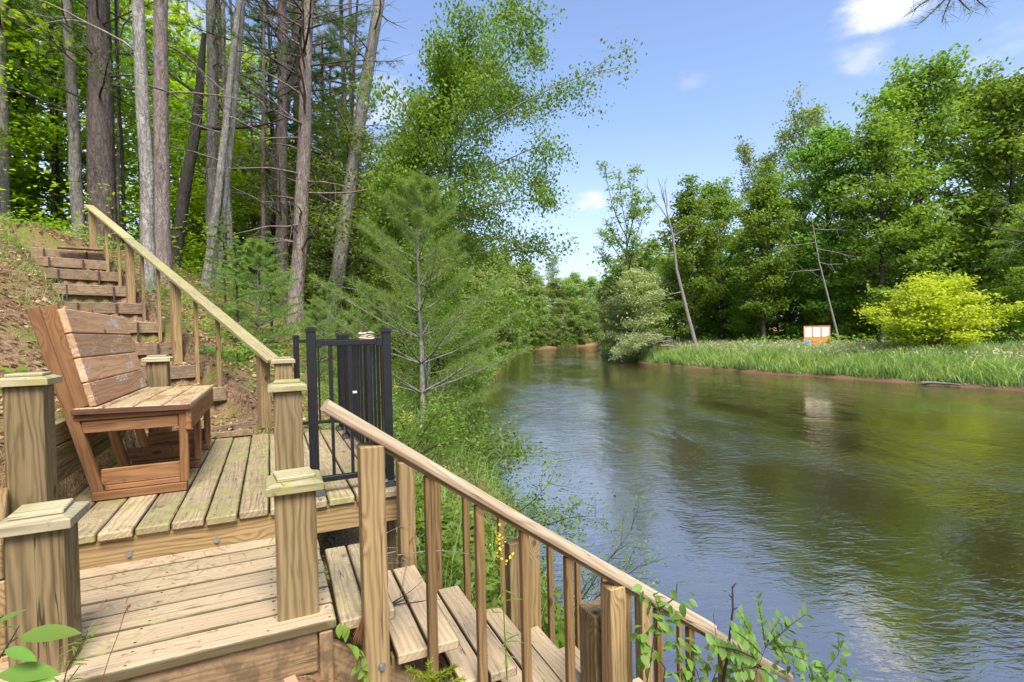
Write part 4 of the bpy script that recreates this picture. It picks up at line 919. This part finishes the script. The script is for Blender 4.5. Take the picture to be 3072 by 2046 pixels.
V,Tr=needles(P,np.tile([0,0,.05],(len(P),1)),1,.10,.0035,rg,1,0); V=V.reshape(-1,3,3); V[:,2,2]=V[:,0,2]+.012*rg.normal(size=len(V)); obj('needle_litter',np_mesh('needle_litter',V.reshape(-1,3),[np.arange(len(V)*3).reshape(-1,3)],L_NEEDLE),label='fallen pine needles on the slope and steps',kind='stuff')
# needles that fell on the decks
n_=170; xs=np.concatenate([rg.uniform(-.75,.15,n_),rg.uniform(-.9,.58,160)]); ys=np.concatenate([2.86-np.abs(rg.normal(size=n_))*.22,rg.uniform(2.86,5,160)])
zs=np.where(ys<2.86,ZL+.003,ZU+.003); az=rg.normal(size=len(xs))*.9; L=rg.uniform(.03,.085,len(xs)); dx=np.stack([np.cos(az),np.sin(az),0*az],-1)*L[:,None]; sx2=np.stack([-np.sin(az),np.cos(az),0*az],-1)*.0009
p=np.stack([xs,ys,zs],-1); V=np.stack([p-sx2,p+sx2,p+dx+sx2+[0,0,.002],p+dx-sx2+[0,0,.002]],1)
ok=(V[:,2,1]<2.85)|(V[:,0,1]>2.86); V=V[ok]; obj('deck_needles',np_mesh('deck_needles',V.reshape(-1,3),[np.arange(len(V)*4).reshape(-1,4)],L_NEEDLE),label='scattered pine needles lying on the deck boards',kind='stuff')
# green cover on the slope: grass tufts and seedlings in patches
def patch(x,y,f=1.0): return np.sin(1.7*x*f+.6)*np.sin(1.3*y*f+1.1)+.6*np.sin(3.1*x*f-2.2*y*f)
x,y=scatter(52000,-7,1.6,3.2,17,lambda x,y,t,e:((patch(x,y)>.25)|((e>.85)&(e<1.5)))&~((e>-.1)&(e<.85)&(t>0)&(t<1)))
V,Qd=blades(x,y,rg.uniform(.05,.17,len(x)),rg.uniform(.003,.007,len(x)),rg,.55); obj('slope_grass',np_mesh('slope_grass',V,[Qd],L_GRASS),label='thin grass tufts on the slope beside the steps',kind='stuff')
x,y=scatter(17000,-9,2.0,3.5,19,lambda x,y,t,e:(patch(x,y,.8)+.9*(y>8)+.8*(e<-.2)>.75)&~((e>-.1)&(e<.9)&(t>0)&(t<1)))
P=np.stack([x,y,ground(x,y)+rg.uniform(.03,.42,len(x))**1.3],-1); V,Qd=leaf_quads(P,.08,rg,1.6,0,.6); obj('slope_seedlings',np_mesh('slope_seedlings',V,[Qd],L_GREEN),label='low leafy seedlings covering the slope',kind='stuff')
n_=26000; x=rg.uniform(-16,6,n_); y=rg.uniform(13,40,n_); k=(np.sin(x*1.1+y*.7)+np.sin(y*1.3-x*.6)>-.4)&(hill(x,y)>1); x,y=x[k],y[k]
P=np.stack([x,y,ground(x,y)+rg.uniform(.05,1.5,len(x))**1.2],-1); V,Qd=leaf_quads(P,.14,rg,1.6,0,.65); obj('forest_undergrowth',np_mesh('forest_undergrowth',V,[Qd],L_MAPLE),label='bright leafy undergrowth on the forest floor beyond the steps',kind='stuff')
# weeds between the deck and the water
def weeds(nm,label,n,xr,yr,hmax,size,mt,keep=None,flat=1.0,asp=.5,st=True):
    x,y=scatter(n,*xr,*yr,keep); z=ground(x,y); h=hmax*rg.uniform(.12,1,len(x))
    P=[];A=Acc()
    per=9
    for i in range(per): P.append(np.stack([x+rg.normal(size=len(x))*.05,y+rg.normal(size=len(x))*.05,z+h*(i+1)/per],-1))
    V,Qd=leaf_quads(np.concatenate(P),size,rg,flat,.1,asp); A.add(V,Qd)
    V,Qd=blades(x,y,h,np.full(len(x),.006),rg,.12,windx=0); A.add(V,Qd)
    obj(nm,A.mesh(nm,mt),label=label,kind='stuff')
weeds('bank_weeds','rank green weeds on the bank between the deck and the water',4200,(.66,5.0),(2.78,16),.50,.055,L_WEED)
weeds('bank_weeds_low','broad leaved weeds at the foot of the stairs',900,(.9,2.3),(2.74,4.6),.32,.085,L_GREEN)
x,y=scatter(2600,.7,3.0,2.75,9); V,Qd=blades(x,y,rg.uniform(.15,.5,len(x)),rg.uniform(.004,.009,len(x)),rg,.4); obj('bank_blades',np_mesh('bank_blades',V,[Qd],L_GRASS),label='grass blades on the near bank',kind='stuff')
x,y=scatter(1500,1.0,2.4,.2,1.72); V,Qd=blades(x,y,rg.uniform(.08,.3,len(x)),rg.uniform(.004,.007,len(x)),rg,.4); obj('stair_grass',np_mesh('stair_grass',V,[Qd],L_GRASS),label='grass blades beside the river stair',kind='stuff')
# dead brush below the deck end
A=Acc()
for i in range(26): A.tube(curve((rg.uniform(.15,.6),rg.uniform(2.62,2.82),1.42+rg.uniform(0,.06)),(rg.normal(),-.4+rg.normal()*.3,.35),rg.uniform(.2,.5),6,rg,-.3,.3),np.linspace(.004,.0012,7),3)
obj('dead_brush',A.mesh('dead_brush',M_DEADW,True),label='tangle of dry dead twigs under the deck edge beside the stair',cat='brush')

# ------------------------------------------------------------ individual plants near the camera
def leaf_blade(L,W,nm,mt,cup=.12,bend=.15):
    ts=np.linspace(0,1,7); w_=W*.5*np.sin(np.pi*ts**.8)**.85; x=ts*L; zc=-bend*L*ts**2
    c=np.stack([x,0*x,zc],-1); l=np.stack([x,w_,zc+cup*w_*2],-1); r=np.stack([x,-w_,zc+cup*w_*2],-1)
    V=np.concatenate([c,l,r]); i=np.arange(6); Qd=np.concatenate([np.stack([i,i+1,i+8,i+7],-1),np.stack([i+1,i,i+14,i+15],-1)])
    return np_mesh(nm,V,[Qd],mt,True)
LB_W=leaf_blade(.052,.029,'broad_leaf',L_WEED); LB_S=leaf_blade(.044,.023,'leaflet',L_WEED,.05,.05); LB_L=leaf_blade(.105,.046,'long_leaf',L_WEED,.08,.1); LB_N=leaf_blade(.055,.007,'narrow_leaf',L_GREEN,.1,.3); LB_D=leaf_blade(.05,.026,'dark_leaf',L_GREEN,.12,.2)
def put_leaf(par,p,d,me,s=1.0,roll_=0.0,name='leaf'):
    d=Vector(d).normalized(); q=d.to_track_quat('X','Z').to_matrix().to_4x4()
    M=T(*p)@q@Matrix.Rotation(roll_,4,'X')@Matrix.Scale(s,4); return obj(name,me,par,M)
def plant(nm,label,cat,base,stems,leaves,sm=None,sr=.0035):
    t=thing(nm,base,label,cat); A=Acc(); out_=[]
    for i,st in enumerate(stems):      # root every stem that does not spring from another one
        s0=Vector(st[0]); g_=gz(s0.x,s0.y)-.03
        if s0.z>g_+.03 and not any((Vector(q)-s0).length<.035 for j,o in enumerate(stems) if j!=i for q in o): st=[Vector((s0.x+.01,s0.y,g_)),Vector((s0.x+.006,s0.y,(g_+s0.z)/2))]+list(st)
        out_.append(st)
    for st in out_: A.tube(np.array(st,float),np.linspace(sr,sr*.4,len(st)),5)
    obj('stem',A.mesh('stem',sm or M_DARK,True),t)
    for (p,d,me,s,ro) in leaves: put_leaf(t,p,d,me,s,ro)
    return t
def at(px,py,Yp):   # point of the vertical plane y = Yp seen there
    d=fw+rt*((px-1536)/F_PX)-up*((py-1023)/F_PX); k=Yp/d.y; return Vector((0,0,2.6))+d*k
rp=random.Random(17)
def rdir(f=.5): return (rp.uniform(-1,1),rp.uniform(-1,.3),rp.uniform(-.9,.35)*f*1.6)
Z2=lambda x,y,Yp: at(1900+x*.2972,1650+y*.2972,Yp)
def leafset(pts,Yp,me,s=(.8,1.2),per=1,j=.012):
    o_=[]
    for (x,y) in pts:
        for _ in range(per):
            p=Z2(x,y,Yp)+Vector((rp.uniform(-j,j),rp.uniform(-j,j)*2,rp.uniform(-j,j))); o_.append((p,rdir(),me,rp.uniform(*s),rp.uniform(-1,1)))
    return o_
Yp=1.66
st1=[Z2(*q,Yp) for q in ((120,1420),(160,1200),(210,880),(262,600),(205,440))]; st2=[Z2(*q,Yp) for q in ((275,585),(370,520),(430,470),(440,340))]; st3=[Z2(*q,Yp) for q in ((300,1400),(320,1190),(220,1050),(120,930),(20,820))]; st4=[Z2(*q,Yp) for q in ((310,1280),(440,1240),(560,1150),(600,1020))]
plant('sapling','broad leaved sapling growing up in front of the lower stair handrail','sapling',tuple(st1[0]),[st1,st2,st3,st4],
  leafset([(115,410),(170,470),(240,470),(150,520),(165,610),(145,670),(235,640),(225,700),(300,740),(335,790),(260,800),(290,690),(360,545),(385,620),(260,560),(200,560)],Yp,LB_W,(.7,1.15),2)+leafset([(410,330),(430,430),(490,480),(540,430),(580,510),(520,560)],Yp,LB_W,(.8,1.2))+
  leafset([(40,860),(95,900),(130,950),(170,1010),(240,1010),(40,1120),(120,1160),(60,1010),(110,790),(180,810)],Yp,LB_W,(.7,1.1),2)+leafset([(430,840),(400,890),(520,870),(560,930),(450,960),(400,960),(480,1090),(560,1100),(520,1200),(460,1160),(400,1250),(600,1020),(640,1120),(560,1260)],Yp,LB_W,(.7,1.1),2),sr=.004)
# compound leaved shoot
Yp=1.60; stems=[[Z2(*q,Yp) for q in ((1200,1400),(1225,1270),(1275,1140),(1335,980))]]; lv=[]
for a,b in (((1335,985),(1255,500)),((1270,1090),(1080,640)),((1335,985),(1480,690)),((1380,960),(1740,650)),((1400,990),(1720,1000)),((1270,1110),(800,960)),((1300,1060),(1000,800)),((1390,1000),(1740,1120)),((1250,1180),(1420,1300)),((1230,1200),(1020,1230)),((1340,980),(1560,800))):
    pa,pb=Z2(*a,Yp),Z2(*b,Yp+rp.uniform(-.12,.12)); mid=(pa+pb)/2+Vector((0,0,.012)); stems.append([pa,mid,pb]); n_=max(4,int((pb-pa).length/.027))
    for k in range(1,n_+1):
        q=pa+(pb-pa)*(k/n_); dd=(pb-pa).normalized(); sd_=dd.cross(Vector((.3,-.8,.5))).normalized()
        for sg_ in (-1,1): lv.append((q,tuple(dd*.45+sd_*sg_+Vector((0,rp.uniform(-.3,.3),rp.uniform(-.2,.2)))),LB_S,rp.uniform(.75,1.15),rp.uniform(-.8,.8)))
plant('compound_leaf_shoot','feathery shoot with rows of small paired leaflets over the end of the handrail','sapling',tuple(stems[0][0]),stems,lv,sr=.003)
Yp=1.72; s1=[Z2(*q,Yp) for q in ((1850,1440),(1930,1230),(2020,1120),(2070,1050),(2075,830))]; s2=[Z2(*q,Yp) for q in ((1920,1260),(1830,1200),(1700,1180),(1620,1190))]; s3=[Z2(*q,Yp) for q in ((1930,1240),(2040,1220),(2150,1260),(2230,1320))]
plant('shore_shoot','slim shoot with hanging leaves alone against the water past the handrail end','sapling',tuple(s1[0]),[s1,s2,s3],leafset([(2060,880),(2040,940),(2090,950),(2065,1020),(2120,880),(2150,1080),(2140,1120),(1980,1020),(2000,960),(2200,1170)],Yp,LB_W,(.8,1.15))+leafset([(1830,1180),(1720,1160),(1660,1180),(1780,1220),(1880,1130),(1900,1240),(2000,1200),(2060,1220),(2130,1250),(2180,1300),(1640,1240),(1950,1290),(2020,1310),(1700,1260),(1820,1270),(2090,1190)],Yp,LB_W,(.8,1.2),2),sr=.003)
Yp=1.70; plant('low_sapling','low leafy saplings crowding the bottom of the handrail posts','sapling',tuple(Z2(800,1420,Yp)),[[Z2(*q,Yp) for q in ((760,1430),(830,1240),(900,1120),(840,900),(808,650))],[Z2(*q,Yp) for q in ((700,1420),(640,1220),(600,1150))],[Z2(*q,Yp) for q in ((950,1420),(1060,1300),(1100,1150))]],
  leafset([(740,960),(800,960),(850,990),(930,1010),(960,1040),(1010,1060),(880,1230),(930,1190),(990,1160),(1060,1190),(1110,1130),(700,1080),(660,1120),(720,1180),(860,1290),(800,1150),(900,1090),(1000,1260),(640,1180),(1080,1250),(1140,1200),(760,1080),(480,1230),(530,1210),(620,1290),(960,1310),(1400,1180),(1480,1140),(1560,1130),(1620,1080),(1700,1030),(1450,1230)],Yp,LB_D,(.8,1.25),2),sr=.0028)
Yp=1.68; q0=Z2(900,1420,Yp); A=Acc(); A.tube([Vector((q0.x,q0.y,gz(q0.x,q0.y)-.03))]+[Z2(*q,Yp) for q in ((900,1420),(925,1200),(955,1080),(975,850),(1005,600),(1000,370),(1040,335))],np.linspace(.0085,.003,8),6)
for a,b in (((995,480),(965,450)),((1003,605),(1048,580)),((955,1090),(1000,1065)),((1003,380),(1030,345))): A.tube([Z2(*a,Yp),Z2(*b,Yp)],[.004,.002],5)
obj('dead_sapling',A.mesh('dead_sapling',M_DARK,True),label='bare dark dead stem sticking up above the lower handrail',cat='twig')
# leafy sprig by the first capped post
Z9=lambda x,y,Yp: at(x*.467,1400+y*.467,Yp)
Yp=1.36; lv=[(Z9(118,1095,Yp),(.9,-.1,-.05),LB_L,1.0,.3),(Z9(30,1170,Yp),(.8,-.3,-.35),LB_L,.62,.2),(Z9(118,1030,Yp),(-.9,.2,.1),LB_L,.5,.4),(Z9(-10,1330,Yp),(.9,-.2,-.1),LB_L,1.02,.3),(Z9(60,1390,Yp),(.7,-.3,.1),LB_L,.85,.2),(Z9(-30,1010,Yp),(.6,.3,.2),LB_L,.45,.1)]
plant('leafy_sprig','sprig of large oval leaves in front of the first capped post','sapling',tuple(Z9(-60,1500,Yp)),[[Z9(-80,1480,Yp),Z9(-10,1240,Yp),Z9(60,1130,Yp),Z9(125,1020,Yp)],[Z9(60,1130,Yp),Z9(118,1095,Yp)],[Z9(-40,1400,Yp),Z9(-10,1330,Yp)]],lv,sr=.0022)
Yp=1.84; s=[Z9(*q,Yp) for q in ((395,1460),(430,1300),(490,1200),(540,1120),(565,1050))]; lv=[]
for k in range(34):
    f_=rp.random(); i=min(3,int(f_*4)); q=s[i]+(s[i+1]-s[i])*(f_*4-i); lv.append((q,(rp.uniform(-1,1),rp.uniform(-.6,.4),rp.uniform(-.1,.5)),LB_N,rp.uniform(.5,1.0),0))
plant('slender_weed','feathery narrow leaved weed beside the first capped post','weed',tuple(s[0]),[s,[Z9(410,1420,Yp),Z9(520,1270,Yp),Z9(560,1270,Yp)]],lv,M_DARK,.0018)
s=[Z9(*q,1.86) for q in ((640,1420),(700,1230),(765,1060),(800,940),(835,885))]; A=Acc(); A.tube(s,[.0012]*5,4)
V,Qd=leaf_quads(np.array([list(s[3]+(s[4]-s[3])*k/7) for k in range(8)]),.018,rg,0,-.8,.3); A.add(V,Qd); obj('grass_stalk',A.mesh('grass_stalk',L_NEEDLE),label='single dry grass stalk arching in front of the pale platform',cat='grass stalk')
# vine by the stair post
Z4=lambda x,y,Yp: at(900+x*.41195,1400+y*.41195,Yp)
pts=[(330,1150),(290,1140),(360,1165),(345,1290),(385,1300),(420,1330),(440,1380),(470,1330),(480,1370),(455,1440),(480,1460),(440,1450),(460,1490),(400,1350),(490,1500)]
plant('vine','small round leaved vine hanging at the foot of the first stair post','vine',tuple(Z4(470,1560,1.80)),[[Z4(*q,1.80) for q in ((480,1560),(450,1430),(400,1320),(350,1200),(320,1130))]],[(Z4(x,y,1.80),(rp.uniform(-1,1),-.4,rp.uniform(-1,.1)),LB_D,rp.uniform(.7,1.1),rp.uniform(-.6,.6)) for x,y in pts],M_DARK,.002)
# dry needle tuft
A=Acc(); top=Z4(463,1065,1.84)
for k in range(46):
    e=Z4(rp.uniform(385,490),rp.uniform(1215,1310),1.84+rp.uniform(-.03,.02)); A.tube([top,(top+e)/2+Vector((0,0,-.004)),e],[.0011,.0011,.0008],3)
obj('needle_tuft',A.mesh('needle_tuft',L_NEEDLE),label='tuft of dried brown pine needles caught beside the first stair post',cat='pine needles')
# bright conifer seedling
t=thing('conifer_seedling',tuple(Z4(950,1600,1.62)),'bright yellow green conifer seedling at the foot of the stair handrail','seedling'); A=Acc(); C=[];D=[]; q0=Z4(950,1620,1.62); A.tube([Vector((q0.x,q0.y,min(gz(q0.x,q0.y)-.03,q0.z-.02))),q0],[.003,.002],4)
for a,b in (((950,1620),(945,1425)),((950,1580),(785,1470)),((950,1580),(1130,1455)),((955,1600),(1190,1545)),((945,1610),(760,1585)),((950,1540),(850,1510)),((950,1540),(1060,1500))):
    pa,pb=Z4(*a,1.62),Z4(*b,1.60+rp.uniform(-.06,.06)); A.tube([pa,(pa+pb)/2+Vector((0,0,.006)),pb],[.002,.0018,.001],4)
    for k in range(26): f_=k/25; C.append(list(pa+(pb-pa)*f_)); D.append(list((pb-pa).normalized()))
V,Tr=needles(np.array(C),np.array(D),9,.020,.0032,rg,.6); obj('stem',A.mesh('stem',M_DARK,True),t); obj('needles',np_mesh('needles',V,[Tr],L_TIP),t)
# goldenrods
def goldenrod(label,base,H,seed,group=None):
    rg2=np.random.default_rng(seed); t=thing('goldenrod',base,label,'wildflower',group); st=curve((*base[:2],base[2]),(rg2.normal()*.1,rg2.normal()*.1,1),H,6,rg2,0,.08); A=Acc(); A.tube(st,np.linspace(.003,.0015,7),5); obj('stem',A.mesh('stem',L_GREEN,True),t)
    for k in range(22):
        s=rg2.uniform(.12,.9)*6; i=int(s); q=st[i]+(st[i+1]-st[i])*(s-i); az=rg2.uniform(0,6.28); put_leaf(t,tuple(q),(math.cos(az),math.sin(az),.35),LB_N,rg2.uniform(.8,1.4))
    P=st[-1]+rg2.normal(size=(48,3))*np.array([.016,.016,.032]); V,Qd=leaf_quads(P,.012,rg2,.2,0,.8); obj('flower_head',np_mesh('flower_head',V,[Qd],L_GOLD),t,kind='stuff')
zb=at(1520,1960,1.75); goldenrod('goldenrod with a yellow flower spike between the two stair handrails',(zb.x,zb.y,zb.z-.1),.53,5)
GLB=['','second ','third ','fourth ','','fifth ']
for i,(x,y,h) in enumerate([(1.25,5.2,.75),(1.0,4.9,.7),(1.5,5.6,.8),(1.35,4.3,.6),(2.05,3.4,.5),(1.15,5.6,.8)]):
    goldenrod('yellow topped goldenrod, %sone in the weed patch below the white pine'%GLB[i] if i!=4 else 'yellow topped goldenrod at the shoreline behind the far handrail',(x,y,gz(x,y)-.02),h,20+i,'goldenrods on the bank')
# shrubs overhanging the water
def shrub(nm,label,base,dirs,L,seed,mt,size,per=14,sig=.07):
    rg2=np.random.default_rng(seed); A=Acc(); C=[]
    for d in dirs:
        b=curve(base,d,L*rg2.uniform(.7,1.1),8,rg2,-.35,.22); A.tube(b,np.linspace(.009,.002,9),5)
        for s in range(3,9):
            C.append(b[s])
            for _ in range(2): tw=curve(b[s],rg2.normal(size=3)*.6+(b[s]-b[s-1])*6,L*.25,3,rg2,0,.2); A.tube(tw,[.003,.0025,.002,.001],3); C+= [tw[2],tw[3]]
    V,Qd=leaf_quads(clump_points(np.array(C),per,sig,rg2,.7),size,rg2,.9,.2,.5)
    t=thing(nm,base,label,'bush'); obj('branchwork',A.mesh('branchwork',M_DARK,True),t); obj('foliage',np_mesh('foliage',V,[Qd],mt),t)
shrub('shore_bush','arching leafy bush overhanging the water below the white pine',on(2.05,4.9,0),[(1,.2,.6),(.8,-.3,.7),(.5,.6,.8),(1,.5,.3),(.2,-.5,.9),(.8,-.8,.5),(-.2,.3,1)],1.0,31,L_WEED,.05,9,.08)
shrub('shore_bush','thin twiggy bush reaching over the water beside the far handrail',on(1.98,3.55,0),[(1,.3,.7),(.9,-.1,.9),(1,.6,.35),(.6,-.2,1.1),(1,-.3,.5)],1.05,32,L_WEED,.035,5,.05)
shrub('shore_bush','dense green bush on the bank behind the black railing',on(1.45,6.0,0),[(1,.1,.8),(.3,-.6,.9),(-.4,.3,1),(.6,.7,.8),(0,0,1),(.8,-.5,.5)],.95,33,L_GREEN,.05,12,.09)
shrub('shore_bush','green bush at the water line beyond the white pine',on(2.75,7.6,0),[(1,.1,.7),(.6,-.6,.7),(.4,.5,1),(1,.6,.4),(0,0,1),(.9,-.3,.4)],1.2,34,L_WEED,.07,12,.11)
# fern beside the steps
t=thing('fern',on(-.35,7.5,0),'light green fern with arching fronds beside the hillside steps','fern')
rg2=np.random.default_rng(44)
for k in range(11):
    az=k*2.4; L=rg2.uniform(.45,.75); b=curve((-.35,7.5,gz(-.35,7.5)),(math.cos(az)*.7,math.sin(az)*.7,1),L,9,rg2,-1.1,.05); A=Acc(); A.tube(b,np.linspace(.004,.0015,10),4); C=[];Ax=[]
    for s in np.linspace(.25,1,26):
        i=min(8,int(s*9)); q=b[i]+(b[i+1]-b[i])*(s*9-i) if s<1 else b[-1]; d=unit(b[min(9,i+1)]-b[i]); sd_=unit(np.cross(d,[0,0,1]))
        w_=.13*math.sin(math.pi*min(1,(1.12-s)))*1.1
        for sg_ in (-1,1):
            for u in (.3,.65,.95): C.append(q+sd_*sg_*w_*u+d*w_*u*.4); Ax.append(sd_*sg_+d*.5)
    V,Qd=leaf_quads(np.array(C),.045,rg2,1.5,0,.45,np.array(Ax)); A.add(V,Qd); obj('frond',A.mesh('frond',L_WEED),t)
# twig lying on the second tread
A=Acc()
for a,b in (((735,905),(935,890)),((735,905),(860,865)),((840,870),(880,840))):
    p=at(900+a[0]*.41195,1400+a[1]*.41195,2.2); 
for k in range(5): A.tube(curve((.42,2.22,1.452),(1,.2+.25*(k-2)*.6,.06),rp.uniform(.1,.24),5,rg,0,.15),np.linspace(.003,.001,6),4)
obj('fallen_twig',A.mesh('fallen_twig',M_DARK,True),label='dark forked twig lying across the second stair step',cat='twig')

# ------------------------------------------------------------ tell the look-alikes apart in their labels
def scr(p):
    v=Vector(p)-Vector((0,0,2.6)); d=v.dot(fw); return (1536+F_PX*v.dot(rt)/max(d,.01))/3, d
ORD=['in front','second back','third back','fourth back','fifth back','sixth back','seventh back','eighth back','ninth back','tenth back','eleventh back','twelfth back']
def relabel(group,head,marks):
    obs=[o for o in bpy.data.objects if o.get('group')==group and o.parent is None and o.get('category')]
    zones={}
    for o in obs:
        x,d=scr(o.matrix_basis.translation)
        i=max([k for k,(mx_,_) in enumerate(marks) if mx_<=x] or [0]); zones.setdefault(i,[]).append((d,o))
    for i,l in zones.items():
        l.sort(key=lambda q:q[0])
        for k,(d,o) in enumerate(l):
            pl='%s and %s'%(marks[i][1],marks[i+1][1]) if i+1<len(marks) else 'beyond '+marks[i][1]
            pl='between '+pl if i+1<len(marks) else pl
            o['label']=head+(' '+ORD[min(k,11)] if len(l)>1 else '')+' '+pl
FM=[(-200,'the frame edge'),(37,'the leaf wrapped trunk'),(80,'the leaning grey trunk'),(103,'the thick trunk'),(156,'the straight pine'),(213,'the blotched trunk'),(290,'the pink pines'),(328,'the leaning big tree'),(425,'the white pine')]
relabel('bright young maples of the hillside forest','bright young maple',FM)
relabel('hemlocks of the hillside forest','dark feathery hemlock',FM)
relabel('distant trunks of the hillside forest','thin deep forest trunk',FM)
relabel('tall pines behind the front trunks','tall pine',FM)
SM=[(300,'the railing'),(425,'the white pine'),(470,'the white pine tips'),(505,'the water'),(530,'the far bend'),(560,'the bend middle')]
relabel('trees along the near shore','green shore tree',SM)
BM=[(480,'the birch'),(545,'the river'),(575,'the bend middle'),(600,'the open elm'),(640,'the snag'),(715,'the domed maple'),(800,'the sign'),(850,'the yellow bush'),(1000,'the frame edge')]
relabel('trees closing the river bend','hazy far tree',BM); relabel('trees inside the bend','pale bend tree',BM); relabel('understorey of the far bank','dark understorey tree',BM)
relabel('shrubs at the river bend','low bend shrub',BM)
